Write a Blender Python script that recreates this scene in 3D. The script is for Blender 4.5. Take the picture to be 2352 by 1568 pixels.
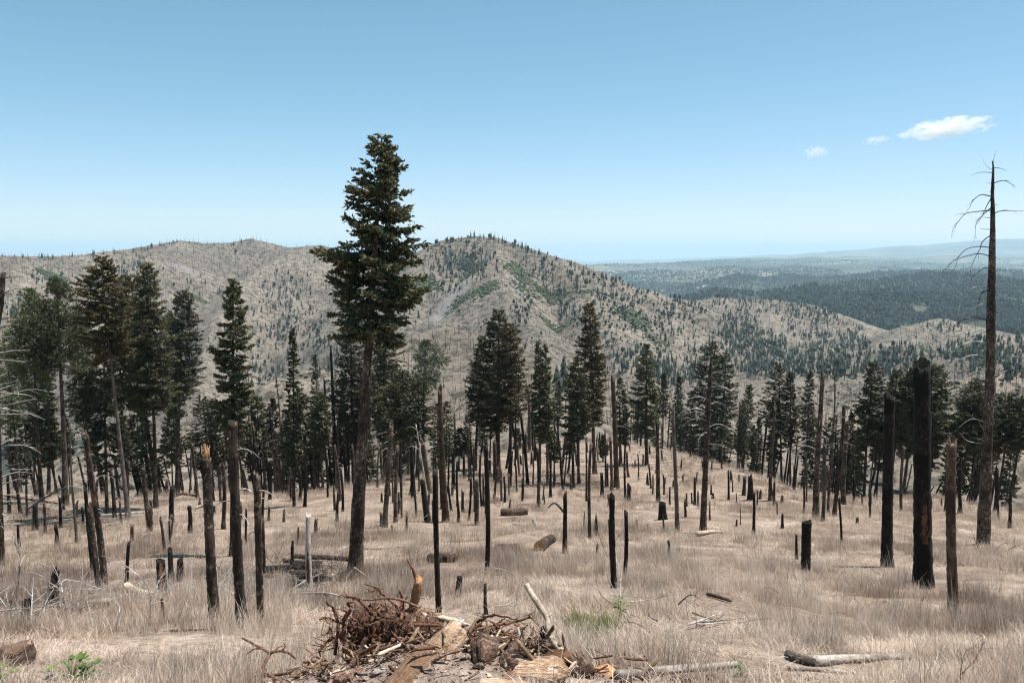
import bpy, math, random
import numpy as np
from mathutils import Vector, Matrix, Euler

for _o in list(bpy.data.objects):
    bpy.data.objects.remove(_o)
SC = bpy.context.scene
COL = SC.collection

# ------------------------------------------------------------------ camera, sky, sun, exposure
TILT = math.radians(6.5)
FPX = 1829.0                      # focal length in pixels of a 2352 px wide picture (28 mm on 36 mm)
cam_d = bpy.data.cameras.new('camera')
cam_d.lens = 28.0; cam_d.sensor_width = 36.0
cam_d.clip_start = 0.1; cam_d.clip_end = 120000.0
cam = bpy.data.objects.new('camera', cam_d); COL.objects.link(cam)
cam.location = (0, 0, 0); cam.rotation_euler = (math.pi/2 - TILT, 0, 0)
SC.camera = cam

SUN_ELEV = math.radians(73.0)
SUN_AZ = math.radians(74.0)       # to the right of the view direction (+Y), clockwise
W = bpy.data.worlds.new('World'); SC.world = W; W.use_nodes = True
wn = W.node_tree.nodes; wl = W.node_tree.links
sky = wn.new('ShaderNodeTexSky'); sky.sky_type = 'NISHITA'; sky.sun_disc = False
sky.sun_elevation = SUN_ELEV; sky.sun_rotation = SUN_AZ
sky.altitude = 2200; sky.air_density = 1.0; sky.dust_density = 1.0; sky.ozone_density = 0.8
hs = wn.new('ShaderNodeHueSaturation'); hs.inputs['Saturation'].default_value = 0.86
hs.inputs['Hue'].default_value = 0.5
wl.new(sky.outputs[0], hs.inputs['Color'])
wb = wn.new('ShaderNodeMix'); wb.data_type = 'RGBA'; wb.blend_type = 'MULTIPLY'; wb.inputs[0].default_value = 1.0
wb.inputs[7].default_value = (0.87, 1.085, 1.15, 1)          # the photograph's cool white balance
wl.new(hs.outputs[0], wb.inputs[6])
# the film's response, one curve per channel over the whole sky
sep = wn.new('ShaderNodeSeparateColor'); cmb = wn.new('ShaderNodeCombineColor'); wl.new(wb.outputs[2], sep.inputs[0])
def _m(op, a, v):
    nd = wn.new('ShaderNodeMath'); nd.operation = op; wl.new(a, nd.inputs[0]); nd.inputs[1].default_value = v; return nd.outputs[0]
for _i, (_g, _a) in enumerate(((1.28, 1.27), (0.87, 0.935), (1.0, 0.955))):
    wl.new(_m('MULTIPLY', _m('POWER', _m('MULTIPLY', sep.outputs[_i], 0.1285), _g), _a/0.1285), cmb.inputs[_i])
wl.new(cmb.outputs[0], wn['Background'].inputs['Color'])
wn['Background'].inputs['Strength'].default_value = 0.078
sd = bpy.data.lights.new('sun', 'SUN'); sd.energy = 5.0; sd.angle = math.radians(0.53); sd.color = (1.0, 0.94, 0.89)
sun = bpy.data.objects.new('sun', sd); COL.objects.link(sun)
_sdir = Vector((math.sin(SUN_AZ)*math.cos(SUN_ELEV), math.cos(SUN_AZ)*math.cos(SUN_ELEV), math.sin(SUN_ELEV)))
sun.rotation_euler = _sdir.to_track_quat('Z', 'Y').to_euler()
sun.location = (30, 20, 60)
vs = SC.view_settings
vs.view_transform = 'Standard'; vs.look = 'None'; vs.exposure = 0.77; vs.gamma = 1.0; vs.use_curve_mapping = False
SC.render.engine = 'CYCLES'
cy = SC.cycles
cy.max_bounces = 5; cy.diffuse_bounces = 2; cy.glossy_bounces = 1; cy.transmission_bounces = 2
cy.transparent_max_bounces = 6; cy.volume_bounces = 4
cy.use_denoising = True; cy.denoiser = 'OPENIMAGEDENOISE'; cy.denoising_input_passes = 'RGB_ALBEDO_NORMAL'; cy.denoising_prefilter = 'ACCURATE'
cy.use_adaptive_sampling = False
cy.sample_clamp_indirect = 4.0
cy.volume_step_rate = 1.0; cy.volume_max_steps = 128
cy.caustics_reflective = False; cy.caustics_refractive = False
SC.render.film_transparent = False
SC.render.filter_size if hasattr(SC.render, 'filter_size') else None
cy.filter_width = 1.2

# ------------------------------------------------------------------ helpers
RS = np.random.RandomState(7)
random.seed(7)
FWD = np.array([0.0, math.cos(TILT), -math.sin(TILT)])
UPV = np.array([0.0, math.sin(TILT), math.cos(TILT)])

def pix_dir(x, y):
    """direction of the ray through a picture point (2352 x 1568 frame)"""
    cx = (x - 1176.0)/FPX; cyy = (784.0 - y)/FPX
    return FWD + cx*np.array([1.0, 0, 0]) + cyy*UPV

def pix_at(x, y, dist):
    """the point on that ray at a horizontal distance"""
    d = pix_dir(x, y)
    return d*(dist/math.hypot(d[0], d[1]))

def project(P):
    P = np.asarray(P, float)
    dep = P @ FWD
    return 1176.0 + FPX*(P @ np.array([1.0, 0, 0]))/dep, 784.0 - FPX*(P @ UPV)/dep

def hash2(ix, iy, seed):
    n = (ix.astype(np.int64)*374761393 + iy.astype(np.int64)*668265263 + seed*144269504) & 0xFFFFFFFF
    n = ((n ^ (n >> 13))*1274126177) & 0xFFFFFFFF
    return ((n ^ (n >> 16)) & 0xFFFF)/65535.0

def vnoise(x, y, seed=0):
    ix = np.floor(x); iy = np.floor(y); fx = x - ix; fy = y - iy
    fx = fx*fx*fx*(fx*(fx*6-15)+10); fy = fy*fy*fy*(fy*(fy*6-15)+10)
    a = hash2(ix, iy, seed); b = hash2(ix+1, iy, seed); c = hash2(ix, iy+1, seed); d = hash2(ix+1, iy+1, seed)
    return (a*(1-fx)+b*fx)*(1-fy) + (c*(1-fx)+d*fx)*fy - 0.5

def fbm(x, y, wl_, octv=4, seed=0, gain=0.5):
    s = np.zeros_like(x); a = 1.0
    for o in range(octv):
        s += a*vnoise(x/wl_+17.3*o, y/wl_-9.1*o, seed+o*13); wl_ *= 0.5; a *= gain
    return s

def make_mesh(name, V, F, mats=(), smooth=True, matidx=None):
    """V (n,3); F an (m,k) array or a list of such arrays"""
    V = np.asarray(V, np.float32)
    Fs = F if isinstance(F, (list, tuple)) else [F]
    Fs = [np.asarray(f, np.int32) for f in Fs if len(f)]
    me = bpy.data.meshes.new(name)
    me.vertices.add(len(V)); me.vertices.foreach_set('co', V.ravel())
    loops = np.concatenate([f.ravel() for f in Fs])
    tot = np.concatenate([np.full(len(f), f.shape[1], np.int32) for f in Fs])
    st = np.concatenate([[0], np.cumsum(tot)[:-1]]).astype(np.int32)
    me.loops.add(len(loops)); me.loops.foreach_set('vertex_index', loops)
    me.polygons.add(len(tot)); me.polygons.foreach_set('loop_start', st)
    try: me.polygons.foreach_set('loop_total', tot)
    except Exception: pass
    if smooth: me.polygons.foreach_set('use_smooth', (tot == 4) if smooth == 'q' else np.ones(len(tot), bool))
    if matidx is not None: me.polygons.foreach_set('material_index', np.asarray(matidx, np.int32))
    for m in (mats if isinstance(mats, (list, tuple)) else [mats]): me.materials.append(m)
    me.update(calc_edges=True)
    return me

def link(name, me, loc=(0, 0, 0), rot=(0, 0, 0), scale=(1, 1, 1), parent=None, label=None, cat=None, group=None, kind=None):
    o = bpy.data.objects.new(name, me); COL.objects.link(o)
    o.location = loc; o.rotation_euler = rot; o.scale = scale
    if parent is not None: o.parent = parent
    if label: o['label'] = label
    if cat: o['category'] = cat
    if group: o['group'] = group
    if kind: o['kind'] = kind
    return o

def attr(me, name, data, typ='FLOAT', dom='POINT'):
    a = me.attributes.new(name, typ, dom)
    a.data.foreach_set('vector' if typ == 'FLOAT_VECTOR' else 'value', np.ascontiguousarray(data).ravel())

# ------------------------------------------------------------------ materials
class NT:
    def __init__(s, name):
        s.m = bpy.data.materials.new(name); s.m.use_nodes = True
        s.t = s.m.node_tree; s.t.nodes.clear()
        s.out = s.t.nodes.new('ShaderNodeOutputMaterial')
    def n(s, typ, ins=None, **kw):
        nd = s.t.nodes.new(typ)
        for k, v in kw.items(): setattr(nd, k, v)
        for k, v in (ins or {}).items():
            if isinstance(v, bpy.types.NodeSocket): s.t.links.new(v, nd.inputs[k])
            else: nd.inputs[k].default_value = v
        return nd
    def noise(s, vec, scale, detail=3, rough=0.6):
        return s.n('ShaderNodeTexNoise', {'Vector': vec, 'Scale': scale, 'Detail': detail, 'Roughness': rough}).outputs['Fac']
    def ramp(s, fac, stops):
        nd = s.n('ShaderNodeValToRGB', {'Fac': fac}); e = nd.color_ramp.elements
        while len(e) < len(stops): e.new(0.5)
        for i, (p, c) in enumerate(stops):
            e[i].position = p; e[i].color = (c[0], c[1], c[2], 1) if hasattr(c, '__len__') else (c, c, c, 1)
        return nd.outputs['Color']
    def mix(s, f, a, b, typ='MIX'):
        nd = s.n('ShaderNodeMix', data_type='RGBA', blend_type=typ)
        for i, v in ((0, f), (6, a), (7, b)):
            if isinstance(v, bpy.types.NodeSocket): s.t.links.new(v, nd.inputs[i])
            else: nd.inputs[i].default_value = v if i == 0 else (*v[:3], 1)
        return nd.outputs[2]
    def coord(s, which='Object'): return s.n('ShaderNodeTexCoord').outputs[which]
    def geo(s): return s.n('ShaderNodeNewGeometry').outputs['Position']
    def mapped(s, vec, scale): return s.n('ShaderNodeMapping', {'Vector': vec, 'Scale': scale}).outputs[0]
    def rnd(s): return s.n('ShaderNodeObjectInfo').outputs['Random']
    def attr(s, name): return s.n('ShaderNodeAttribute', attribute_name=name).outputs['Fac']
    def bump(s, h, strength, dist): return s.n('ShaderNodeBump', {'Height': h, 'Strength': strength, 'Distance': dist}).outputs[0]
    def math(s, op, a, b=0.0):
        nd = s.n('ShaderNodeMath', operation=op)
        for i, v in enumerate((a, b)):
            if isinstance(v, bpy.types.NodeSocket): s.t.links.new(v, nd.inputs[i])
            else: nd.inputs[i].default_value = v
        return nd.outputs[0]
    def surf(s, col, rough=0.85, normal=None, spec=0.2, transl=0.0, tcol=None):
        b = s.n('ShaderNodeBsdfPrincipled', {'Base Color': col if isinstance(col, bpy.types.NodeSocket) else (*col, 1),
              'Roughness': rough, 'Specular IOR Level': spec})
        if normal is not None: s.t.links.new(normal, b.inputs['Normal'])
        r = b.outputs[0]
        if transl > 0:
            t = s.n('ShaderNodeBsdfTranslucent', {'Color': tcol if tcol is not None else (col if isinstance(col, bpy.types.NodeSocket) else (*col, 1))})
            r = s.n('ShaderNodeMixShader', {0: transl, 1: r, 2: t.outputs[0]}).outputs[0]
        s.t.links.new(r, s.out.inputs['Surface'])
        return s.m

def bark(name, dark, mid, light, flake=0.58, zs=0.35, sc=9.0, bump=0.9):
    k = NT(name); co = k.coord(); rn = k.rnd()
    off = k.n('ShaderNodeVectorMath', {0: co, 1: k.n('ShaderNodeCombineXYZ', {0: k.math('MULTIPLY', rn, 37.0), 2: k.math('MULTIPLY', rn, 91.0)}).outputs[0]}, operation='ADD').outputs[0]
    st = k.mapped(off, (1.0, 1.0, zs))
    n1 = k.noise(st, sc, 5, 0.7); n2 = k.noise(off, 1.3, 3, 0.6); n3 = k.noise(k.mapped(off, (1.0, 1.0, 0.55)), sc*1.5, 4, 0.75)
    c = k.ramp(n1, [(0.36, dark), (0.52, mid), (0.66, mid)])
    c = k.mix(k.ramp(n3, [(flake, 0.0), (flake+0.07, 1.0)]), c, light)
    c = k.mix(k.ramp(n2, [(0.40, 0.85), (0.62, 0.0)]), c, dark)
    hsv = k.n('ShaderNodeHueSaturation', {'Color': c, 'Value': k.math('ADD', k.math('MULTIPLY', rn, 0.6), 0.7)}).outputs[0]
    return k.surf(hsv, 0.9, k.bump(k.math('ADD', n1, k.math('MULTIPLY', n3, 0.5)), bump, 0.05))

M = {}
M['bark'] = bark('brown_bark', (0.018, 0.013, 0.010), (0.090, 0.064, 0.049), (0.36, 0.28, 0.225), flake=0.545)
M['char'] = bark('charred_bark', (0.006, 0.0055, 0.005), (0.028, 0.022, 0.019), (0.16, 0.125, 0.10), flake=0.60)
M['redbark'] = bark('red_brown_wood', (0.030, 0.020, 0.015), (0.120, 0.078, 0.056), (0.26, 0.19, 0.145), flake=0.57)
M['greybark'] = bark('grey_bark', (0.05, 0.043, 0.038), (0.150, 0.120, 0.100), (0.31, 0.26, 0.22), flake=0.57)
M['whitewood'] = bark('bleached_wood', (0.24, 0.20, 0.17), (0.50, 0.46, 0.42), (0.68, 0.64, 0.59), flake=0.52, zs=0.12, sc=14, bump=0.35)
M['wood'] = bark('weathered_wood', (0.16, 0.13, 0.11), (0.42, 0.37, 0.32), (0.62, 0.57, 0.51), flake=0.52, zs=0.12, sc=14, bump=0.4)
M['palewood'] = bark('pale_wood', (0.34, 0.25, 0.17), (0.64, 0.52, 0.39), (0.78, 0.70, 0.58), flake=0.52, zs=0.12, sc=14, bump=0.35)
M['orangewood'] = bark('orange_wood', (0.16, 0.07, 0.03), (0.42, 0.225, 0.11), (0.60, 0.40, 0.24), flake=0.55, zs=0.15, sc=16, bump=0.5)
M['tanwood'] = bark('tan_wood', (0.17, 0.095, 0.055), (0.53, 0.36, 0.235), (0.70, 0.58, 0.47), flake=0.54, zs=0.055, sc=20, bump=1.0)
M['tornwood'] = bark('torn_wood', (0.055, 0.026, 0.014), (0.25, 0.125, 0.062), (0.42, 0.27, 0.16), flake=0.58, zs=0.15, sc=14, bump=0.7)
M['rotten'] = bark('rotten_wood', (0.035, 0.021, 0.015), (0.205, 0.125, 0.088), (0.46, 0.34, 0.26), flake=0.53, zs=0.8, sc=14, bump=1.0)
M['root'] = bark('red_root', (0.07, 0.030, 0.018), (0.25, 0.125, 0.080), (0.45, 0.29, 0.21), flake=0.56, zs=0.5, sc=20, bump=0.5)
M['twig'] = bark('bare_twig', (0.22, 0.20, 0.18), (0.46, 0.42, 0.385), (0.64, 0.60, 0.55), flake=0.5, zs=0.5, sc=12, bump=0.1)
M['darktwig'] = bark('dark_twig', (0.03, 0.026, 0.024), (0.085, 0.07, 0.06), (0.26, 0.23, 0.2), flake=0.62, zs=0.5, sc=12, bump=0.1)

def needles(name, dark, light, hi, transl=0.22, sc=1.3):
    k = NT(name); co = k.coord(); rn = k.rnd()
    n1 = k.noise(co, sc, 3, 0.6); n2 = k.noise(co, sc*9, 2, 0.5)
    c = k.ramp(n1, [(0.35, dark), (0.62, light)])
    c = k.mix(k.ramp(n2, [(0.48, 0.0), (0.62, 0.9)]), c, hi)  # hi flecks paint sunlit spray tips into the needle colour
    c = k.n('ShaderNodeHueSaturation', {'Color': c, 'Value': k.math('ADD', k.math('MULTIPLY', rn, 0.5), 0.75), 'Hue': k.math('ADD', k.math('MULTIPLY', rn, 0.03), 0.485)}).outputs[0]
    return k.surf(c, 0.6, spec=0.25, transl=transl)
M['fir'] = needles('fir_needles', (0.026, 0.031, 0.016), (0.066, 0.068, 0.034), (0.20, 0.185, 0.10))
M['firdark'] = needles('dark_fir_needles', (0.016, 0.021, 0.011), (0.046, 0.051, 0.024), (0.135, 0.127, 0.064))
M['pine'] = needles('pine_needles', (0.034, 0.048, 0.020), (0.080, 0.098, 0.042), (0.19, 0.20, 0.10))
M['firbrown'] = needles('olive_brown_needles', (0.040, 0.036, 0.016), (0.088, 0.074, 0.034), (0.19, 0.155, 0.078))
M['firgrey'] = needles('silver_green_needles', (0.04, 0.044, 0.026), (0.085, 0.085, 0.052), (0.19, 0.18, 0.125))
k = NT('hillside_needles'); rn = k.rnd()
M['fartree'] = k.surf(k.ramp(rn, [(0.0, (0.016, 0.025, 0.017)), (0.6, (0.030, 0.042, 0.028)), (1.0, (0.060, 0.070, 0.045))]), 0.8, spec=0.1)
k = NT('forest_needles'); rn = k.rnd()
M['forest'] = k.surf(k.ramp(rn, [(0.0, (0.005, 0.013, 0.012)), (0.6, (0.010, 0.021, 0.018)), (1.0, (0.026, 0.040, 0.031))]), 0.8, spec=0.1)
k = NT('shrub_leaves'); n1 = k.noise(k.coord(), 0.9, 2)
M['shrub'] = k.surf(k.ramp(k.math('ADD', k.math('MULTIPLY', k.rnd(), 0.7), k.math('MULTIPLY', n1, 0.3)), [(0.1, (0.045, 0.062, 0.028)), (0.6, (0.075, 0.096, 0.042)), (1.0, (0.120, 0.138, 0.070))]), 0.7, spec=0.15)
k = NT('hill_snag'); M['hillsnag'] = k.surf(k.ramp(k.rnd(), [(0.0, (0.03, 0.027, 0.025)), (0.6, (0.09, 0.08, 0.075)), (1.0, (0.3, 0.27, 0.25))]), 0.9)

# dry grass: straw with patches of redder, greyer and greener blades
k = NT('dry_grass'); pos = k.geo(); rn = k.rnd(); sh = k.attr('shade')
p1 = k.noise(pos, 0.13, 4, 0.65); p2 = k.noise(k.mapped(pos, (1, 1, 1)), 0.8, 3, 0.65); p3 = k.noise(pos, 0.045, 2, 0.5)
c = k.ramp(k.math('ADD', k.math('MULTIPLY', rn, .55), k.math('MULTIPLY', sh, .45)), [(0.0, (0.36, 0.258, 0.188)), (0.45, (0.64, 0.508, 0.402)), (1.0, (0.88, 0.775, 0.66))])
c = k.mix(k.ramp(p1, [(0.48, 0.0), (0.59, 0.8)]), c, k.ramp(sh, [(0, (0.16, 0.105, 0.08)), (1, (0.36, 0.255, 0.20))]))
c = k.mix(k.ramp(p2, [(0.50, 0.0), (0.62, 0.7)]), c, k.ramp(sh, [(0, (0.17, 0.13, 0.105)), (1, (0.38, 0.31, 0.26))]))
c = k.mix(k.ramp(p3, [(0.50, 0.0), (0.64, 0.35)]), c, (0.62, 0.50, 0.36))
M['grass'] = k.surf(c, 0.75, spec=0.15, transl=0.35)
k = NT('green_grass')
M['greengrass'] = k.surf(k.ramp(k.rnd(), [(0.0, (0.13, 0.15, 0.05)), (1.0, (0.30, 0.29, 0.13))]), 0.7, spec=0.15, transl=0.35)
k = NT('green_leaf'); M['leaf'] = k.surf(k.ramp(k.noise(k.coord(), 14, 2), [(0.3, (0.07, 0.13, 0.025)), (0.7, (0.16, 0.25, 0.06))]), 0.55, spec=0.3, transl=0.3)

# soil of the slope
k = NT('dry_soil'); pos = k.geo()
n1 = k.noise(pos, 0.35, 5, 0.65); n2 = k.noise(pos, 7.0, 4, 0.7); n3 = k.noise(pos, 0.05, 3)
c = k.ramp(n1, [(0.30, (0.15, 0.110, 0.082)), (0.5, (0.30, 0.23, 0.178)), (0.7, (0.46, 0.375, 0.30))])
c = k.mix(k.ramp(n2, [(0.35, 0.7), (0.6, 0.0)]), c, (0.10, 0.075, 0.06))
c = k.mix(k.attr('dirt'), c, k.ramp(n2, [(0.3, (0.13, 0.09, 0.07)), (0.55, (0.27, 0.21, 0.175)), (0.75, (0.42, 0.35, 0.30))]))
c = k.mix(k.attr('duff_shade'), c, k.ramp(n2, [(0.35, (0.028, 0.021, 0.017)), (0.65, (0.12, 0.088, 0.07))]))  # dark ground litter, blackened further to carry the log heap's shade
M['soil'] = k.surf(c, 0.95, k.bump(k.math('ADD', n2, n1), 1.0, 0.12), spec=0.05)
# burnt, bare hillsides: pinkish tan earth, grey scree, low growth
k = NT('bare_hillside'); pos = k.geo()
n1 = k.noise(pos, 0.012, 5, 0.65); n2 = k.noise(pos, 0.11, 4, 0.75); n3 = k.noise(pos, 0.0035, 3, 0.5)
c = k.ramp(n1, [(0.30, (0.128, 0.108, 0.087)), (0.5, (0.195, 0.163, 0.132)), (0.70, (0.26, 0.222, 0.178))])
c = k.mix(k.ramp(n3, [(0.42, 0.0), (0.62, 0.6)]), c, (0.128, 0.118, 0.100))
c = k.mix(k.ramp(n2, [(0.42, 0.85), (0.53, 0.0)]), c, (0.050, 0.046, 0.036))
c = k.mix(k.ramp(n2, [(0.64, 0.0), (0.74, 0.6)]), c, (0.33, 0.285, 0.24))
c = k.mix(k.attr('scree'), c, k.ramp(n2, [(0.3, (0.14, 0.13, 0.122)), (0.7, (0.22, 0.205, 0.195))]))
c = k.mix(k.math('MULTIPLY', k.attr('green'), 0.5), c, (0.075, 0.085, 0.045))
M['hill'] = k.surf(c, 0.95, k.bump(n2, 0.8, 3.0), spec=0.05)
k = NT('forest_floor'); pos = k.geo()
n1 = k.noise(pos, 0.004, 4, 0.6); n2 = k.noise(pos, 0.03, 3, 0.7)
c = k.ramp(n1, [(0.35, (0.030, 0.042, 0.030)), (0.55, (0.042, 0.053, 0.037)), (0.72, (0.19, 0.16, 0.12))])
c = k.mix(k.ramp(n2, [(0.4, 0.6), (0.55, 0.0)]), c, (0.03, 0.045, 0.035))
M['forestfloor'] = k.surf(c, 0.95, spec=0.05)
k = NT('far_plain'); pos = k.geo()
n1 = k.noise(k.mapped(pos, (0.5, 1.6, 1)), 0.0011, 5, 0.62); n2 = k.noise(pos, 0.006, 4, 0.7)
c = k.ramp(n1, [(0.36, (0.022, 0.038, 0.034)), (0.48, (0.060, 0.072, 0.055)), (0.60, (0.20, 0.17, 0.12)), (0.72, (0.27, 0.225, 0.165))])
c = k.mix(k.ramp(n2, [(0.42, 0.8), (0.56, 0.0)]), c, (0.045, 0.065, 0.055))
M['plain'] = k.surf(c, 0.95, spec=0.05)
k = NT('white_wall'); M['white'] = k.surf((0.55, 0.54, 0.52), 0.6)
k = NT('metal_roof'); M['roof'] = k.surf(k.ramp(k.rnd(), [(0.0, (0.30, 0.24, 0.22)), (0.5, (0.45, 0.45, 0.45)), (1.0, (0.7, 0.7, 0.7))]), 0.45)
k = NT('grey_stone'); n1 = k.noise(k.coord(), 6, 4); M['stone'] = k.surf(k.ramp(n1, [(0.3, (0.22, 0.20, 0.20)), (0.7, (0.44, 0.41, 0.40))]), 0.9, k.bump(n1, 0.5, 0.03))

# ------------------------------------------------------------------ terrain: one polar sheet round the viewpoint
def _space(a, b, n): return np.geomspace(a, b, n, endpoint=False)
RR = np.concatenate([[0.3, 0.8, 1.5], _space(2.2, 14, 80), _space(14, 45, 70), _space(45, 300, 90), _space(300, 850, 70),
                     _space(850, 2300, 150), _space(2300, 6500, 80), _space(6500, 60000, 46), [60000]])
AZ = np.radians(np.concatenate([np.linspace(-180, -47, 30, endpoint=False), np.linspace(-47, 47, 640), np.linspace(47, 180, 31)[1:]]))
NR, NA = len(RR), len(AZ)
gr, ga = np.meshgrid(RR, AZ, indexing='ij')
GX = gr*np.sin(ga); GY = gr*np.cos(ga)

def ridge_height(pts, slope, rnd_, X, Y):
    best = np.full(X.shape, -1e9)
    dmin = np.full(X.shape, 1e9)
    for (a, b) in zip(pts[:-1], pts[1:]):
        ax, ay, az_ = a; bx, by, bz = b
        dx, dy = bx-ax, by-ay; L2 = dx*dx+dy*dy + 1e-9
        t = np.clip(((X-ax)*dx + (Y-ay)*dy)/L2, 0, 1)
        d = np.hypot(X-ax-t*dx, Y-ay-t*dy)
        h = az_ + t*(bz-az_) - slope*(np.sqrt(d*d+rnd_*rnd_)-rnd_)
        best = np.maximum(best, h); dmin = np.minimum(dmin, d)
    return best, dmin

# crest lines: owner, slope of the flanks, rounding, points (picture x, picture y, metres away)
RIDGES = [
 ('burnt_ridge', .50, 14, [(-400,596,1500),(-250,592,1650),(0,587,1750),(110,589,1800),(190,584,1850),(290,572,1900),(415,552,1950),(470,558,1970),(530,557,1980),(576,548,2000),(620,558,2000),(665,568,2000),(735,563,2000),(800,578,1950),(870,606,1850)]),
 ('burnt_ridge', .46, 12, [(415,552,1950),(375,575,1800),(320,604,1640),(240,690,1400),(150,790,1150)]),
 ('burnt_ridge', .48, 12, [(720,564,1990),(656,584,1830),(560,646,1600),(505,720,1400),(470,800,1220),(450,890,1020)]),
 ('burnt_ridge', .45, 14, [(40,588,1760),(30,650,1550),(-60,740,1300)]),
 ('burnt_ridge', .44, 14, [(800,578,1950),(845,650,1600),(915,742,1150)]),
 ('rounded_hill', .50, 22, [(870,640,1560),(930,604,1480),(976,572,1440),(1030,550,1410),(1085,542,1400),(1130,545,1390),(1180,560,1380),(1215,572,1370),(1290,594,1350),(1350,618,1340),(1400,640,1340),(1480,665,1350),(1560,687,1360),(1620,712,1360),(1690,748,1330),(1760,793,1300),(1830,845,1250)]),
 ('rounded_hill', .50, 12, [(1140,547,1390),(1150,600,1250),(1146,645,1150),(1190,720,1000),(1225,765,930),(1250,840,840)]),
 ('rounded_hill', .48, 14, [(1290,594,1350),(1340,650,1200),(1385,720,1060),(1430,790,950),(1455,860,860)]),
 ('rounded_hill', .44, 14, [(1480,665,1350),(1530,730,1200),(1565,800,1080)]),
 ('rounded_hill', .50, 14, [(1030,550,1410),(965,650,1260),(925,735,1140)]),
 ('tan_hill', .36, 25, [(1560,700,1650),(1638,683,1750),(1713,687,1800),(1779,688,1850),(1845,697,1850),(1889,713,1800),(1968,749,1750),(2039,785,1680)]),
 ('tan_hill', .36, 20, [(1713,687,1800),(1745,735,1560),(1830,790,1400)]),
 ('bare_knob', .40, 22, [(1933,826,1250),(1990,803,1350),(2039,788,1450),(2100,752,1550),(2162,731,1600),(2220,744,1600),(2300,762,1550),(2352,772,1500),(2480,800,1450)]),
 ('bare_knob', .38, 16, [(1930,822,1030),(1955,807,1050),(2004,794,1080),(2056,788,1100),(2120,806,1100)]),
 ('bare_knob', .38, 16, [(2190,806,1000),(2285,774,1050),(2352,768,1100),(2480,776,1100)]),
 ('bare_knob', .40, 12, [(1867,858,800),(1911,840,820),(1950,853,820)]),
 ('snag_slope', .38, 10, [(2170,876,480),(2260,862,500),(2352,852,520),(2520,850,560)]),
 ('burnt_knoll', .36, 14, [(880,830,530),(930,793,515),(970,768,500),(1020,753,490),(1070,760,480),(1120,778,470),(1210,810,450),(1305,852,430),(1400,890,400),(1500,925,370)]),
 ('burnt_knoll', .36, 14, [(1305,852,430),(1270,930,330),(1220,990,240)]),
 ('forested_hill', .24, 40, [(1560,692,2600),(1647,664,2900),(1720,670,3000),(1800,670,3000),(1867,655,2900),(1950,670,2800),(2021,662,2700)]),
 ('forested_hill', .17, 80, [(1900,662,3600),(2021,640,3700),(2087,632,3800),(2153,626,3800),(2230,633,3700),(2300,642,3600),(2420,655,3500)]),
 ('forested_hill', .22, 60, [(1640,641,5000),(1700,630,5200),(1760,638,5200),(1810,629,5500),(1860,634,5500),(1950,636,5500)]),
 ('forested_hill', .20, 50, [(1880,705,2250),(1960,695,2350),(2050,682,2450),(2140,676,2500),(2230,684,2500),(2320,700,2400),(2420,715,2300)]),
 ('forested_hill', .20, 50, [(2087,632,3800),(2060,655,3300),(2010,690,2700)]),
 ('forested_hill', .20, 50, [(2230,633,3700),(2260,665,3000),(2240,720,2200)]),
 ('forested_hill', .20, 40, [(1867,655,2900),(1830,690,2500),(1900,730,2050)]),
 ('forested_hill', .2, 60, [(1400,650,5200),(1480,643,5600),(1560,648,5600),(1600,655,5200)]),
 ('forested_hill', .16, 60, [(1950,634,5200),(2050,622,5600),(2200,618,5800),(2352,622,5600)]),
 ('far_mesa', .13, 80, [(1400,622,6800),(1500,613,7000),(1600,619,7000),(1680,611,7200),(1760,617,7300),(1840,609,7500),(1930,616,7500),(2030,607,7700),(2120,614,7600),(2250,608,7600),(2400,614,7600)]),
 ('far_mesa', .12, 150, [(1340,606,12500),(1450,603,13000),(1600,597,13000),(1750,589,13500),(1850,594,13500),(1950,587,14000),(2080,592,14000),(2200,585,14000),(2352,590,14000),(2600,588,14000)]),
 ('far_mesa', .10, 120, [(1560,612,8000),(1700,606,8600),(1800,610,8800),(1950,606,8600),(2080,611,8800)]),
 ('far_mesa', .08, 150, [(1340,609,8500),(1500,604,10000),(1669,594,11000),(1830,591,11500),(1876,588,11500),(1960,597,11000),(2100,601,11000),(2352,606,11000),(2600,606,11000)]),
 ('far_mountain', .09, 400, [(1200,600,36000),(1330,599,35000),(1600,592,32000),(1700,588,30000),(1867,580,28000),(2004,571,26000),(2091,563,25000),(2153,565,25000),(2241,555,24000),(2307,549,24000),(2352,548,24000),(2650,540,24000)]),
]
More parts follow.
